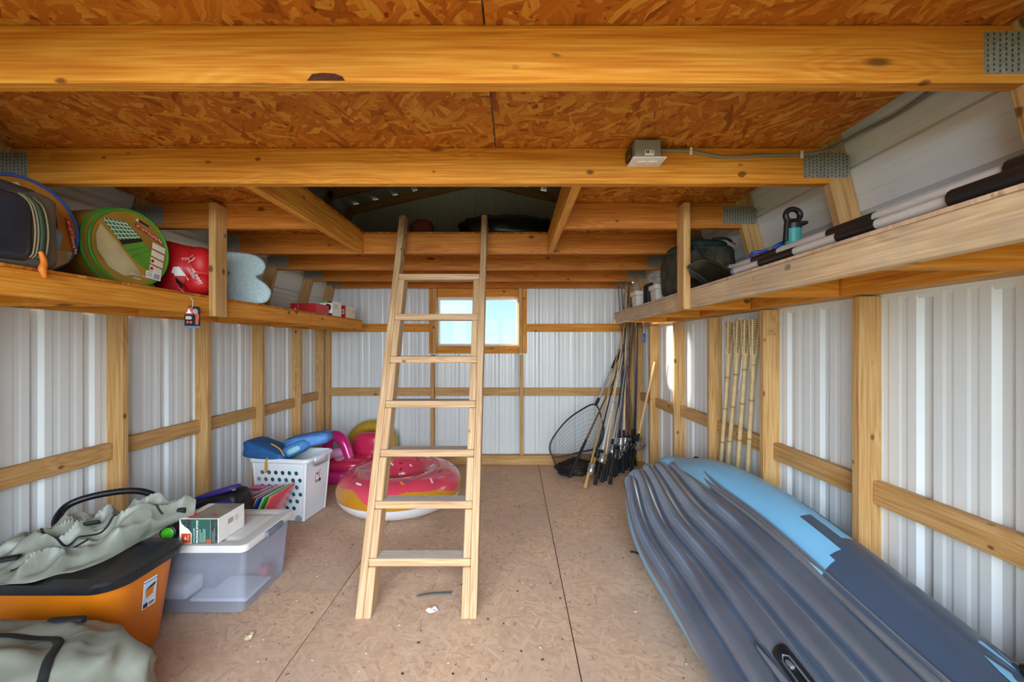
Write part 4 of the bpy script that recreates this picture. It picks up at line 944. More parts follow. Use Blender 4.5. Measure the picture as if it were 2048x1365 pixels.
blob('vest_body', (.34, .20, .10), BV2, o, (-1.655, 3.26, .575), Matrix.Rotation(math.radians(-9), 3, 'Y') @ Matrix.Rotation(.2, 3, 'Z'), ex=3.6, amp=.10, nsc=9, seg=48, rings=28, seed=5)
blob('vest_fold', (.24, .19, .10), BV2, o, (-1.72, 3.19, .525), Matrix.Rotation(math.radians(-25), 3, 'Y'), ex=2.5, amp=.1, nsc=7, seed=6)
blob('vest_lining', (.11, .05, .05), mat('pale_teal', '#8fc3cf', .6), o, (-1.70, 3.115, .53), Matrix.Rotation(math.radians(-25), 3, 'Y'), ex=3, seed=2)
o = thing('beach_towel', 'teal patterned towel bundled inside the laundry basket', 'towel', (-1.75, 3.22, .05))
blob('towel_bulk', (.34, .24, .36), TEAL, o, (-1.75, 3.225, .225), Matrix.Rotation(math.radians(-7), 3, 'Z'), ex=4, amp=.05, seed=7)
for k, (c_, x_, z_) in enumerate((('#2e6e35', -.12, .30), ('#c6a032', .02, .33), ('#2e6e35', -.10, .22), ('#a83240', -.07, .25))):
    pass
# ================================================================== pink boat float and a yellow float behind it
PK1 = mat('float_magenta', '#d2257c', .22, 0, .05, 6, .6, coat=.3); PK2 = mat('float_pale_pink', '#e59cc4', .25, 0, .05, 6, .6, coat=.3); PK3 = mat('float_crimson', '#cf2a54', .25, 0, .06, 6, .6, coat=.3)
pf = thing('flamingo_float', 'pink inflatable ride on float with a handle and pale pink rings', 'pool float', (-1.62, 3.98, 0))
def oval(cx, cy, z, a, b, n=28): return [(cx+a*math.cos(2*math.pi*i/n), cy+b*math.sin(2*math.pi*i/n), z) for i in range(n)]
tube('base_ring', oval(-1.740, 4.120, .075, .27, .24), .073, PK1, pf, closed=True, seg=16)
tube('middle_ring', oval(-1.740, 4.130, .175, .24, .215), .06, PK2, pf, closed=True, seg=16)
blob('seat_pad', (.44, .40, .13), PK3, pf, (-1.620, 3.980, .19), ex=2.8)
lathe('white_oval', [(.045, 0), (.043, .006), (0, .008)], PK2, pf, (-1.670, 3.860, .253), (0, -.25, 1), 20)
tube('side_cushion', [(-1.840, 3.860, .27), (-1.720, 3.820, .31), (-1.590, 3.820, .33)], .045, PK2, pf, n=14, seg=14, radii=[.03, .045, .045, .03])
tube('handle_arch', [(-1.820, 3.940, .27), (-1.780, 3.860, .42), (-1.700, 3.820, .48), (-1.610, 3.800, .43), (-1.540, 3.780, .28)], .05, PK1, pf, n=26, seg=14, radii=[.04, .05, .052, .05, .04])
blob('backrest', (.34, .14, .30), PK3, pf, (-1.480, 4.110, .30), ex=2.6)
yf = thing('yellow_float', 'mustard yellow inflatable float standing behind the pink float', 'pool float', (-1.55, 4.40, 0))
tube('ring', [(-1.55+.21*math.cos(a), 4.405+.02*math.sin(a), .262+.19*math.sin(a)) for a in [2*math.pi*i/28 for i in range(28)]], .068, mat('vinyl_mustard', '#b99a2a', .3, coat=.2), yf, closed=True, seg=14)
# ================================================================== litter on the floor
o = thing('wood_splinter', 'dark grey strip of wood lying on the floor beyond the ladder feet', 'splinter', F(865, 1193))
a, b = F(833, 1196), F(903, 1190)
tube('splinter_body', [a+Vector((0, 0, .008)), (a+b)/2+Vector((0, .006, .009)), b+Vector((0, 0, .008))], .009, mat('grey_wood', '#5c5a58', .8), o, n=8, seg=6, flat=.6, radii=[.006, .01, .009, .011])
def scrap(name, label, cat, p, size, m, seed):
    o = thing(name, label, cat, p); n = 9; rnd = random.Random(seed)
    V = [(0, 0, .012)]+[(size*rnd.uniform(.5, 1.1)*math.cos(2*math.pi*i/n), size*rnd.uniform(.5, 1.1)*math.sin(2*math.pi*i/n), rnd.uniform(.002, .018)) for i in range(n)]
    me = bpy.data.meshes.new('sheet'); me.from_pydata(V, [], [(0, i+1, (i+1) % n+1) for i in range(n)]); x = link('sheet', me, m, o, Matrix.Identity(4), local=True)
    s = x.modifiers.new('thickness', 'SOLIDIFY'); s.thickness = .0015
scrap('paper_scrap', 'crumpled white paper scrap on the floor between the ladder feet', 'paper', F(864, 1223), .03, PWH, 2)
scrap('dry_leaf', 'dry pale leaf on the floor near the orange tote', 'leaf', F(497, 1277), .022, mat('leaf_tan', '#cbb894', .8), 5)
# loose chips and crumbs swept about the floor: too many to count
rc_ = random.Random(11); V = []; Fc = []; MI = []
for k in range(380):
    x, y = rc_.uniform(-1.3, .75), rc_.uniform(1.6, 4.4)
    if abs(x+.967) < .5 and abs(y-3.45) < .5: continue
    a = rc_.uniform(0, 6.28); l = rc_.uniform(.0012, .006)*rc_.uniform(.5, 1.4); w = l*rc_.uniform(.2, .7); b_0 = len(V)
    for sx_, sy_, z_ in ((-1, -1, .0004), (1, -1, .0004), (1, 1, .0004), (-1, 1, .0004), (-.8, -.8, .0025), (.8, -.8, .003), (.8, .8, .0025), (-.8, .8, .002)):
        V.append((x+sx_*l*math.cos(a)-sy_*w*math.sin(a), y+sx_*l*math.sin(a)+sy_*w*math.cos(a), z_))
    for f in ((4, 5, 6, 7), (0, 1, 5, 4), (1, 2, 6, 5), (2, 3, 7, 6), (3, 0, 4, 7)): Fc.append(tuple(b_0+i for i in f)); MI.append(k % 3)
me = bpy.data.meshes.new('floor_crumbs'); me.from_pydata(V, [], Fc); me.polygons.foreach_set('material_index', MI)
o = link('floor_crumbs', me, [mat('chip_dark', '#3f342b', .9), mat('chip_tan', '#d8c6a8', .9), mat('chip_brown', '#6f523a', .9)])
tag(o, 'small wood chips and crumbs scattered over the floor', 'litter', kind='stuff')
# ================================================================== inflatable kayak, upside down, leaning on the right wall
def smooth(a, b, x): t_ = max(0, min(1, (x-a)/(b-a))); return t_*t_*(3-2*t_)
KA, KB = .35, 3.22
def kframe(y):
    f = smooth(2.1, 3.2, y); g = 1-smooth(.55, 2.0, y); ang = math.radians((44.5-6*g)*(1-f)+16*f)
    cx, cz = .922+(1.03-.922)*f, .34+(.40-.34)*f
    cz -= .13*g
    u = Vector((math.cos(ang), 0, math.sin(ang))); n_ = Vector((-math.sin(ang), 0, math.cos(ang)))
    return Vector((cx, y, cz)), u, n_
def kp(y, u, n_):
    c, uu, nn = kframe(y); return c+uu*u+nn*n_
KD = mat('kayak_slate', '#8796ab', .25, .7, .12, 4, .7, coat=.25); KBL = mat('kayak_blue', '#7dbde4', .33, 0, .03, 5, .55); KBK = mat('kayak_black', '#15171b', .35); KSV = mat('kayak_silver_flap', '#84888f', .28, .45, .1, 8)
KSD = mat('kayak_side_dark', '#46556a', .36, .1, .06, 4, .5)
ky = thing('inflatable_kayak', 'upturned inflatable kayak in slate and light blue leaning on the wall', 'kayak', (1.0, 1.8, 0))
NT = 5; wT = .108
for i in range(NT):
    k = i-(NT-1)/2; yend = KB-.028*k*k-.02
    pts = []; rad = []
    NY = 60
    for j in range(NY+1):
        y = KA+(yend-KA)*(1-(1-j/NY)**1.6)
        s = 1-.24*smooth(2.3, 3.2, y)
        tip = max(0, (y-(yend-.16))/.16); rr_ = .0585*s*math.sqrt(max(.0, 1-tip**2.2))+.004
        q_ = kp(y, k*wT*s, -.012-.05*tip*tip+.004*math.sin(7*y+i*2)); q_.z = max(q_.z, rr_+.004); pts.append(q_); rad.append(rr_*(1+.02*noise.noise(Vector((y*6, i*3.1, 0)))))
    tube('floor_tube', pts, .06, KD, ky, seg=24, radii=rad)
for i in range(NT-1):
    k = i-(NT-2)/2
    tube('seam_line', [kp(y, k*wT*(1-.24*smooth(2.3, 3.2, y)), .006) for y in [KA+.02+(2.95-KA)*j/40 for j in range(41)]], .0035, mat('seam_blue', '#2f5f8c', .4), ky, seg=6)
def sidetube(name, u0, n0, r0, sg, mats, midx=None):
    pts = []; rad = []; NY = 140
    for j in range(NY+1):
        y = KA+(KB+.03-KA)*(1-(1-j/NY)**1.5); f = smooth(2.25, 3.27, y)
        u = u0*(1-.62*f*f); n_ = n0*(1-.25*f)
        pts.append(kp(y, u, n_)); tip = max(0, (y-(KB-.22))/.25); gs = 1-(.34*(1-smooth(.6, 2.1, y)) if sg < 0 else 0); rad.append(gs*r0*(1-.22*f)*math.sqrt(max(0, 1-tip**2.4))+.004)
    for p, r in zip(pts, rad):
        if p.z < r+.001: p.z = r+.001
        if p.x > 1.357-r: p.x = 1.357-r
    return tube(name, pts, r0, mats, ky, seg=36, radii=rad, midx=midx), pts, rad
def split(fi):
    if fi >= 140*36: return 0
    j, s = divmod(fi, 36); y = KA+(KB+.03-KA)*(1-(1-(j+.5)/140)**1.5)
    st = [1.53, 1.80, 1.62, 1.6, 1.6, 1.6, 1.55, 1.55, 1.55, 1.42, 1.42, 1.42, 1.42, 1.44, 1.44, 1.44, 1.47, 1.68]
    return 0 if y > st[s//2] else 1
_, RP, RR = sidetube('side_tube', .362, -.088, .128, 1, [KBL, KSD], split)
sidetube('side_tube', -.205, -.115, .115, -1, [KBL, KSD], lambda f: 0 if f >= 140*36 or KA+(KB+.03-KA)*(1-(1-(f//36+.5)/140)**1.5) > 1.58 else 1)
# inner fold of loose skin along the right edge
rows_ = []
ys = [KA+.05+(2.62-KA)*j/16 for j in range(17)]
for (u, n_) in ((.258, .030), (.272, .052), (.288, .044), (.300, .066)):
    rows_.append([kp(y, u*(1-.2*smooth(2.3, 3.2, y)), n_-.02*smooth(2.4, 3.1, y)+.007*math.sin(9*y+u*40)) for y in ys])
loft('skin_flap', rows_, 70, 8, KSV, ky, .003)
# moulded fin box and its flap
c0, u0_, n0_ = kframe(1.2)
def along(y, u, n_): return kp(y, u, n_)
for (y0, y1, du, w, h, m_) in ((.80, 1.33, .0, .05, .016, KBK),):
    tube('fin_box', [along(y0, du, .05), along(y1-.03, du, .052), along(y1, du, .048)], .028, KBK, ky, n=20, seg=16, flat=.5, up=n0_)
    tube('fin_slot_rim', [along(y0, du-.016, .066), along(y1-.03, du-.014, .067), along(y1-.015, du, .067), along(y1-.03, du+.014, .067), along(y0, du+.016, .066)], .004, KD, ky, seg=6)
    rbox('fin_lug', (.014, .03, .012), KSV, ky, along(1.28, 0, .068), r=.003)
    for yy in (1.22, 1.12, 1.02, .92): rbox('fin_lug', (.010, .05, .008), KBK, ky, along(yy, 0, .068), r=.002)
loft('fin_patch', [[along(1.42, -.062, .040), along(1.25, -.058, .050), along(1.05, -.055, .052), along(.85, -.052, .052)], [along(1.42, -.055, .046), along(1.25, -.035, .064), along(1.05, -.028, .068), along(.85, -.026, .068)]], 20, 5, KD, ky, .004)
# carrying handles
def handle(p0, p1, up, h, m_=KBK):
    p0, p1 = Vector(p0), Vector(p1); mid = (p0+p1)/2+Vector(up)*h
    tube('carry_handle', [p0, p0*.7+p1*.3+Vector(up)*h*.9, mid, p0*.3+p1*.7+Vector(up)*h*.9, p1], .007, m_, ky, n=20, seg=8)
handle(F(1262, 1104, .02), F(1284, 1112, .05), (-.4, 0, .6), .012)
tube('carry_handle', [P(1383, 921, 2.80), P(1392, 915, 2.80), P(1402, 922, 2.80)], .006, KBK, ky, n=12, seg=6)
patch = [P(2006, 1318, 1.065), P(2012, 1313, 1.065)]
def RT(y, a, d=0.0):
    k = min(range(len(RP)), key=lambda i: abs(RP[i].y-y)); c = RP[k]
    return Vector((c.x, y, c.z))+Vector((math.cos(a), 0, math.sin(a)))*(RR[k]+d)
def oval_patch(name, yc, ac, ry, ra, m_, d):
    V = [RT(yc, math.radians(ac), d)]+[RT(yc+ry*math.cos(t_), math.radians(ac+ra*math.sin(t_)), d) for t_ in [2*math.pi*i/28 for i in range(28)]]
    me = bpy.data.meshes.new(name); me.from_pydata([v-V[0] for v in V], [], [(0, i+1, (i+1) % 28+1) for i in range(28)]); shade(me, 80); link(name, me, m_, ky, Matrix.Translation(V[0]))
oval_patch('handle_patch', .93, 80, .15, 24, KBL, .002)
oval_patch('handle_pad', .90, 74, .12, 14, KBK, .005)
tube('carry_handle', [RT(1.0, math.radians(74), .005), RT(.97, math.radians(72), .03), RT(.90, math.radians(72), .036), RT(.84, math.radians(72), .005)], .012, KBK, ky, n=18, seg=8)
# ================================================================== bamboo torches behind the kayak
BAM = mat('bamboo', '#c8ac7c', .5, 0, .16, 22); BAMD = mat('bamboo_node', '#a08455', .6); WEA = mat('woven_cane', '#c4a675', .6, 0, .3, 40)
tl_ = [('bamboo torch with a frayed woven head, farthest from the pine post', 1440, 930, 1463, 645), ('bamboo torch with a woven head and a split stem, second in the row', 1455, 935, 1481, 641), ('bamboo torch with a dangling white string in the wall bay', 1475, 941, 1496, 640), ('bamboo torch standing against the stamped pine post', 1495, 946, 1512, 639)]
for k, (lab, bx0, by0, tx0, ty0) in enumerate(tl_):
    xw = 1.388
    yt = xw*FPX/(tx0-VX); top = P(tx0, ty0, yt); yb_ = xw*FPX/(bx0-VX); low = P(bx0, by0, yb_)
    d = (low-top).normalized(); foot = top+d*((top.z-.003)/-d.z); foot.x = xw
    if foot.y > 2.785: foot.y = 2.785-.02*(3-k)*0
    foot.y = min(foot.y, 2.78-.045*k)
    t = thing('bamboo_torch', lab, 'torch', foot)
    ax = (top-foot).normalized(); L = (top-foot).length
    tube('stem', [foot, foot+ax*(L-.28), foot+ax*(L-.2)], .0135, BAM, t, seg=10)
    for q in (.22, .47, .70, .93, 1.14): lathe('stem_node', [(.0135, -.006), (.0158, 0), (.0135, .006)], BAMD, t, foot+ax*(q+.03*k), ax, 12)
    x_ = Vector((0, 1, 0)); x_ = (x_-ax*x_.dot(ax)).normalized(); y_ = ax.cross(x_)
    hd = foot+ax*(L-.30)
    for s in range(6):
        a = 2*math.pi*s/6; rv = x_*math.cos(a)+y_*math.sin(a)
        tube('cane_strip', [hd+rv*.011, hd+ax*.10+rv*.016, hd+ax*.20+rv*.027, hd+ax*.30+rv*.034], .0048, BAM, t, n=6, seg=6, flat=.6)
    for r_ in range(15):
        h = .145+r_*.0105; rd = .020+.014*(h-.12)/.18
        tube('weave_band', [hd+ax*h+(x_*math.cos(2*math.pi*i/12)+y_*math.sin(2*math.pi*i/12))*(rd+(.003 if i % 2 else -.001)) for i in range(12)], .0030, WEA, t, closed=True, seg=5)
    tube('binding_cord', [hd+ax*.085+(x_*math.cos(2*math.pi*i/12)+y_*math.sin(2*math.pi*i/12))*.0185 for i in range(12)], .0018, PALE, t, closed=True, seg=5)
    if k == 2: tube('loose_string', [hd+ax*.06-Vector((.02, 0, 0)), hd-ax*.02-Vector((.025, .01, 0)), hd-ax*.12-Vector((.022, -.012, 0))], .0015, PWH, t, n=10, seg=5)
# ================================================================== landing net
NET = mat('net_cord', '#1d1b17', .8); NFR = mat('black_frame', '#16171a', .4); ALU = mat('brushed_silver', '#b9b3aa', .35, .6)
ntg = thing('landing_net', 'black landing net with a silver telescopic handle leaning in the corner', 'fishing net', F(1110, 945))
base, tip = P(1191, 812, 4.27), P(1246, 690, 4.44)
dirn = (tip-base)
tube('handle', [base, base+dirn*.12], .017, NFR, ntg, seg=12); tube('handle_tube', [base+dirn*.12, base+dirn*.62], .0135, ALU, ntg, seg=12); tube('handle_grip', [base+dirn*.60, base+dirn*.80], .019, NFR, ntg, seg=12)
tube('handle_tube', [base+dirn*.8, tip], .012, NFR, ntg, seg=10)
hoop = [P(1191, 810, 4.27), P(1160, 822, 4.24), P(1130, 845, 4.20), P(1104, 880, 4.15), P(1100, 902, 4.13), P(1112, 915, 4.11), P(1160, 905, 4.12), P(1195, 895, 4.16), P(1207, 868, 4.2), P(1205, 845, 4.24)]
hoopc = cr(hoop, 84, True)
tube('hoop', hoopc, .0085, NFR, ntg, closed=True, seg=8)
cen = sum(hoop, Vector())/len(hoop); low = Vector((cen.x-.06, cen.y-.12, .018))
V = []; Fc = []; NRi = 20
for r_ in range(NRi+1):
    f = r_/NRi
    for p in hoopc:
        q = p*(1-f)+(low+(p-cen)*.30+Vector((0, .03, 0)))*f; q = Vector(q)
        q.z -= .10*math.sin(math.pi*f)*(p.z/.5); sagz = .012+.02*(1-f)
        q.z = max(q.z, sagz); q.y = min(q.y, 4.48)
        V.append(q)
nn_ = len(hoopc)
for r_ in range(NRi):
    for i in range(nn_): Fc.append((r_*nn_+i, r_*nn_+(i+1) % nn_, (r_+1)*nn_+(i+1) % nn_, (r_+1)*nn_+i))
me = bpy.data.meshes.new('netting'); me.from_pydata([v-V[0] for v in V], [], Fc)
o = link('netting', me, NET, ntg, Matrix.Translation(V[0])); o['kind'] = 'stuff'
w_ = o.modifiers.new('cords', 'WIREFRAME'); w_.thickness = .0026; w_.use_even_offset = False
def pile(v): return Vector((v.x, v.y, v.z*(1+.25*math.sin(5*v.x+2))))
o = blob('net_pile', (.46, .26, .13), NET, ntg, (F(1150, 932).x, 4.22, .062), Matrix.Rotation(.2, 3, 'Z'), ex=2.4, amp=.22, nsc=6, seg=70, rings=34, seed=4, fn=pile)
o['kind'] = 'stuff'; w_ = o.modifiers.new('cords', 'WIREFRAME'); w_.thickness = .0042; w_.use_even_offset = False
# ================================================================== fishing rods in the corner
def rm_(n, c, r=.4, me_=0.0): return mat('rod_'+n, c, r, me_)
GRIP = rm_('foam_grip', '#17171a', .8); CORK = rm_('cork', '#b98d56', .8); REEL = rm_('reel_silver', '#a9a6a0', .3, .7); REELD = rm_('reel_dark', '#26262a', .4, .3); RING = rm_('guide_steel', '#8d8d8d', .3, .8)
def rod(label, p0, p1, blank, grip, reel, thick=1.0, glen=.30):
    p0, p1 = Vector(p0), Vector(p1)
    ax = (p1-p0).normalized(); p0 = p0+Vector((0, 0, .016)); L = (p1-p0).length
    t = thing('fishing_rod', label, 'fishing rod', (p0.x, p0.y, .0), 'fishing rods in the corner')
    tube('grip', [p0, p0+ax*.03, p0+ax*glen*.6, p0+ax*glen], .013, grip, t, n=10, seg=10, radii=[.017, .019, .015, .016, .012])
    tube('blank', [p0+ax*glen, p1], .006, blank, t, n=4, seg=8, radii=[.0085*thick, .0068*thick, .005*thick, .0036*thick])
    side = ax.cross(Vector((0, 1, 0))).normalized(); fw = side.cross(ax)
    fw = (Vector((0, -1, 0))-ax*ax.dot(Vector((0, -1, 0)))).normalized()
    for q in (.42, .56, .68, .79, .88, .95):
        r_ = .022*(1.1-q); c_ = p0+ax*L*q+fw*(r_+.004)
        s2 = ax.cross(fw)
        tube('line_guide', [c_+(fw*math.cos(2*math.pi*i/10)+s2*math.sin(2*math.pi*i/10))*r_ for i in range(10)], .0014, RING, t, closed=True, seg=5)
    if reel:
        m1, m2 = (REEL, REELD) if reel == 1 else (REELD, REEL)
        rc = p0+ax*glen*.72+fw*.055; s2 = ax.cross(fw)
        rl = lathe('reel', [(r*1.25, h*1.25) for r, h in ((.0, -.03), (.020, -.028), (.026, -.012), (.026, .0), (.019, .004), (.019, .026), (.027, .030), (.027, .036), (.012, .042), (0, .042))], m1, t, rc, ax, 18)
        M0 = rl.matrix_basis.inverted()
        def sub(name, pts, r, m_, **k):
            q = tube(name, pts, r, m_, None, **k); q.parent = rl; q.matrix_basis = (Matrix.Translation(wloc(rl)) @ rl.matrix_basis.to_3x3().to_4x4()).inverted() @ q.matrix_basis
        sub('reel_foot', [rc-ax*.02-fw*.01, p0+ax*glen*.72+fw*.008], .006, m2, seg=8)
        sub('reel_handle', [rc-ax*.015+s2*.02, rc-ax*.015+s2*.05, rc+ax*.02+s2*.058, rc+ax*.02+s2*.075], .004, m2, n=10, seg=6)
        sub('bail_wire', [rc+ax*.0+s2*.03, rc+ax*.04+s2*.028, rc+ax*.05+fw*.02, rc+ax*.04-s2*.028, rc-s2*.03], .0016, RING, n=14, seg=5)
    return t
B_ = {n: rm_(n, c, .35) for n, c in (('black', '#1b1c1f'), ('tan', '#cfae7c'), ('grey', '#77797c'), ('olive', '#6d6330'), ('navy', '#24264a'), ('maroon', '#5d2227'), ('brown', '#6a4426'), ('white', '#c9c4ba'), ('gold', '#a98747'))}
rods = [
 ('black fishing rod with a long foam butt in front of the landing net', F(1138, 959), P(1258, 695, 4.44), 'brown', GRIP, 0, 1.3, .42),
 ('gold fishing rod with silver spinning reel and a cork butt', F(1170, 980), P(1252, 640, 4.42), 'gold', CORK, 1, 1.2, .24),
 ('pale fishing rod with black butt and silver reel resting on the gable', F(1190, 974), P(1258, 655, 4.44), 'white', GRIP, 1, 1.2, .34),
 ('tan fishing rod without a reel among the corner rods', F(1204, 969), P(1254, 612, 4.43), 'tan', GRIP, 0, 1.1, .18),
 ('grey fishing rod with black butt and dark reel', F(1220, 973), P(1268, 602, 4.42), 'grey', GRIP, 2, 1.2, .38),
 ('grey fishing rod with a silver reel behind the black butts', F(1236, 950), P(1249, 585, 4.46), 'grey', GRIP, 1, 1.1, .34),
 ('thick tan casting rod with a silver reel and long black grip', F(1246, 950), P(1254, 560, 4.44), 'tan', GRIP, 1, 1.9, .44),
 ('olive fishing rod slanting across the others in the corner', F(1270, 934), P(1243, 575, 4.46), 'olive', GRIP, 2, 1.3, .4),
 ('navy fishing rod standing upright near the corner post', F(1268, 930), P(1276, 640, 4.36), 'navy', GRIP, 2, 1.4, .4),
 ('short tan spinning rod leaning on the wall stud by itself', F(1262, 946), P(1309, 724, 3.84), 'tan', GRIP, 1, 2.2, .46),
 ('maroon fishing rod with a dark reel in the corner bunch', F(1252, 944), P(1262, 588, 4.42), 'maroon', GRIP, 2, 1.2, .36),
 ('black fishing rod with silver reel leaning on the corner stud', F(1214, 955), P(1264, 640, 4.44), 'black', GRIP, 1, 1.2, .3),
 ('black fishing rod with a cork grip behind the gold rod', F(1182, 954), P(1246, 690, 4.46), 'black', CORK, 2, 1.2, .3),
 ('brown fishing rod reaching up to the gable truss plate', F(1264, 938), P(1236, 570, 4.47), 'brown', GRIP, 0, 1.2, .34)]
extra = [('white', 1196, 962, 1250, 660), ('black', 1228, 958, 1258, 575), ('maroon', 1241, 946, 1270, 620), ('olive', 1256, 938, 1248, 590), ('tan', 1210, 966, 1262, 690), ('navy', 1232, 956, 1264, 610)]
rods += [(('slim %s fishing rod inside the corner bunch' % c_), F(a_, b_), P(e_, f_, 4.45), c_, GRIP, 1, 1.1, .26+.04*i_) for i_, (c_, a_, b_, e_, f_) in enumerate(extra)]
for r_ in rods: rod(r_[0], r_[1], r_[2], B_[r_[3]], *r_[4:])
# lure packet hung on the corner
lp = thing('lure_packet', 'small blue tackle packet hanging from a line under the shelf', 'packet', P(1287, 690, 3.6))
fl = Fr(P(1288, 677, 3.62), (1, 0, 0), (0, 0, 1), .001)
plate('packet_card', fl, rect(-16, -36, 16, 44), .004, mat('packet_blue', '#2a4f86', .4), lp); flat('packet_print', fl, [(-14, -4), (14, 6), (14, 12), (-14, 2)], ORB, lp, .001)
tube('hang_line', [P(1288, 667, 3.62), P(1287, 645, 3.63), Vector((1.163, 3.63, 1.6263))], .0012, PWH, lp, seg=5)
# ================================================================== right shelf: paddles, pump, bags and boxes
PSH = mat('paddle_shaft_grey', '#cfcac4', .35, .1); PBK = mat('paddle_black', '#17181a', .4); PBL = mat('paddle_blade', '#23261f', .35)
def paddle(label, x, z, segs, blade_y, yaw=0.0):
    t = thing('kayak_paddle', label, 'paddle', (x, segs[0][0], SR))
    f_ = lambda y: Vector((x+yaw*(y-1.2), y, z))
    for a, b, kind in segs:
        tube({'w': 'shaft', 'b': 'shaft_grip', 'r': 'shaft_sleeve'}[kind], [f_(a), f_(b)], {'w': .0145, 'b': .0165, 'r': .021}[kind], PSH if kind == 'w' else PBK, t, seg=14)
    y0_, y1_ = blade_y
    lathe('neck_ring', [(.017, -.012), (.019, 0), (.017, .012)], mat('neck_blue_grey', '#74808c', .4), t, f_(y0_+.0), (0, 1, 0), 14)
    rows_ = []
    for u in (-1, -.5, 0, .5, 1):
        rows_.append([f_(y)+Vector((u*w*.72, 0, -u*w*.55+w*.5-.007+.02*math.sin(math.pi*(y-y0_)/(y1_-y0_))-.012*abs(u))) for y, w in ((y0_, .014), (y0_+.08, .05), (y0_+.18, .085), (y0_+.32, .095), (y1_-.03, .08), (y1_, .05))])
    for r__ in rows_:
        for v in r__: v.z = max(v.z, SR+.006)
    loft('blade', rows_, 24, 10, PBL, t, .006)
    return t
paddle('grey kayak paddle with black grips lying along the weathered front board', .957, SR+.0225, [(.30, .876, 'r'), (.876, 1.058, 'w'), (1.058, 1.185, 'b'), (1.185, 1.367, 'w'), (1.367, 1.559, 'b'), (1.559, 1.74, 'w')], (1.74, 2.10))
paddle('grey kayak paddle with black grips lying behind the front one', .989, SR+.0225+.031, [(.30, .80, 'r'), (.80, 1.10, 'w'), (1.10, 1.26, 'b'), (1.26, 1.50, 'w'), (1.50, 1.66, 'b'), (1.66, 1.84, 'w')], (1.84, 2.2))
pm = thing('hand_pump', 'teal cylinder hand pump with a black handle on the shelf', 'pump', (1.145, 1.655, SR))
TEL = mat('pump_teal', '#3f9a94', .35, 0, .25, 14)
lathe('cylinder', [(.0, 0), (.029, 0), (.029, .19), (.0, .19)], TEL, pm, (1.145, 1.655, SR+.0005), (0, 0, 1), 24)
lathe('top_cap', [(.031, .18), (.032, .20), (.022, .205), (.014, .22), (0, .22)], PBK, pm, (1.145, 1.655, SR), (0, 0, 1), 24)
rbox('cap_lip', (.03, .05, .014), PBK, pm, (1.175, 1.65, SR+.20), r=.006)
tube('handle', [(1.145+.030*math.cos(a), 1.655, SR+.236+.026*math.sin(a)) for a in [2*math.pi*i/20 for i in range(20)]], .011, PBK, pm, closed=True, seg=8)
tube('outlet_neck', [(1.112, 1.65, SR+.13), (1.118, 1.65, SR+.215)], .010, PBK, pm, seg=8)
hs = thing('blue_hose', 'bright blue hose coiled on the shelf around the hand pump', 'hose', (1.12, 1.7, SR))
tube('hose_body', [(1.06, 1.78, SR+.012), (1.055, 1.80, SR+.07), (1.075, 1.82, SR+.115), (1.11, 1.80, SR+.12), (1.13, 1.76, SR+.10), (1.10, 1.74, SR+.03), (1.085, 1.72, SR+.06), (1.11, 1.71, SR+.12), (1.16, 1.70, SR+.14), (1.21, 1.68, SR+.13), (1.235, 1.65, SR+.10), (1.26, 1.60, SR+.02)], .0085, mat('hose_blue', '#2450a8', .35), hs, n=90, seg=10)
tube('hose_body', [(1.07, 1.86, SR+.012), (1.08, 1.87, SR+.06), (1.10, 1.86, SR+.09), (1.125, 1.84, SR+.07), (1.13, 1.83, SR+.012)], .0085, MATS['hose_blue'], hs, n=40, seg=10)
CAMO = mat('camo_fabric', '#413e33', .8, 0, .55, 16, .2, .3); DGR = mat('dark_green_nylon', '#23302f', .6, 0, .3, 10, .3, .3)
cp = thing('camo_pack', 'dark camouflage pack with straps behind the shelf post', 'bag', (1.1, 2.45, SR))
blob('pack_body', (.30, .42, .285), CAMO, cp, (1.125, 2.50, SR+.150), Matrix.Rotation(.12, 3, 'Z'), ex=5.5, amp=.05, nsc=5, seg=40, rings=24, seed=2, flatb=.95)
blob('top_roll', (.27, .36, .07), DGR, cp, (1.115, 2.48, SR+.288), Matrix.Rotation(.12, 3, 'Z'), ex=3, amp=.07, seed=3)
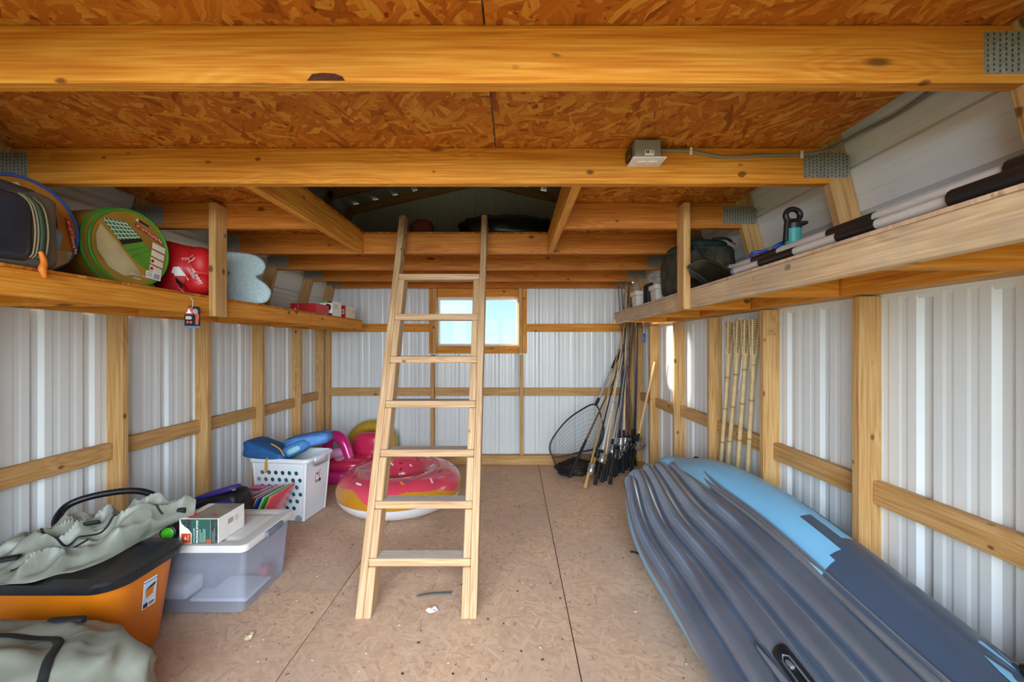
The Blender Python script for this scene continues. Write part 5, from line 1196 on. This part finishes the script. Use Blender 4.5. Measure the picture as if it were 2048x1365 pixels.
blob('side_pocket', (.16, .06, .20), CAMO, cp, (1.07, 2.295, SR+.155), Matrix.Rotation(.12, 3, 'Z'), ex=3, amp=.05, seed=4)
tube('strap', [(1.02, 2.28, SR+.27), (1.06, 2.255, SR+.18), (1.10, 2.255, SR+.08), (1.13, 2.27, SR+.03)], .012, CANS, cp, n=14, seg=8, flat=.3, up=(0, -1, 0))
tube('strap', [(1.12, 2.27, SR+.30), (1.19, 2.27, SR+.305), (1.23, 2.28, SR+.29)], .008, CANS, cp, n=10, seg=8)
tube('strap_tab', [(1.23, 2.28, SR+.29), (1.245, 2.27, SR+.27)], .006, mat('tab_brown', '#6e3a28', .7), cp, seg=6)
gb_ = thing('green_roll_bag', 'flat dark green bag lying on the shelf under the camouflage pack straps', 'bag', (1.19, 2.14, SR))
blob('bag_body', (.22, .20, .115), DGR, gb_, (1.205, 2.145, SR+.052), ex=3, amp=.08, seed=6, flatb=.88)
BINW = mat('bin_white', '#d3cdbf', .5, 0, .05, 8); BING = mat('bin_grey', '#9c9b96', .5)
def binbox(label, x, y, w, d, h, z=SR, m_=BINW):
    t = thing('storage_bin', label, 'bin', (x, y, z))
    rbox('bin_body', (w, d, h*.72), m_, t, (x, y, z+h*.36+.0005), r=.006, taper=.88)
    rbox('bin_lid', (w*1.14, d*1.1, h*.27), m_, t, (x, y, z+h*.86), r=.006)
    return t
binbox('small white lidded bin at the far end of the shelf', 1.03, 3.25, .13, .13, .135)
binbox('small white lidded bin beside the shelf post', 1.035, 2.83, .12, .13, .125)
binbox('grey plastic case standing on the white bin by the post', 1.035, 2.83, .10, .11, .07, SR+.1265, BING)
bb = thing('black_box', 'black fabric box with a rounded edge between the white bins', 'box', (1.09, 3.03, SR))
rbox('box_body', (.19, .17, .165), mat('matte_black', '#0c0c0d', .9), bb, (1.09, 3.03, SR+.084), r=.02)
tube('side_piping', [(.99, 2.95, SR+.01), (.985, 2.95, SR+.10), (1.0, 2.95, SR+.155)], .012, DGR, bb, n=10, seg=8)
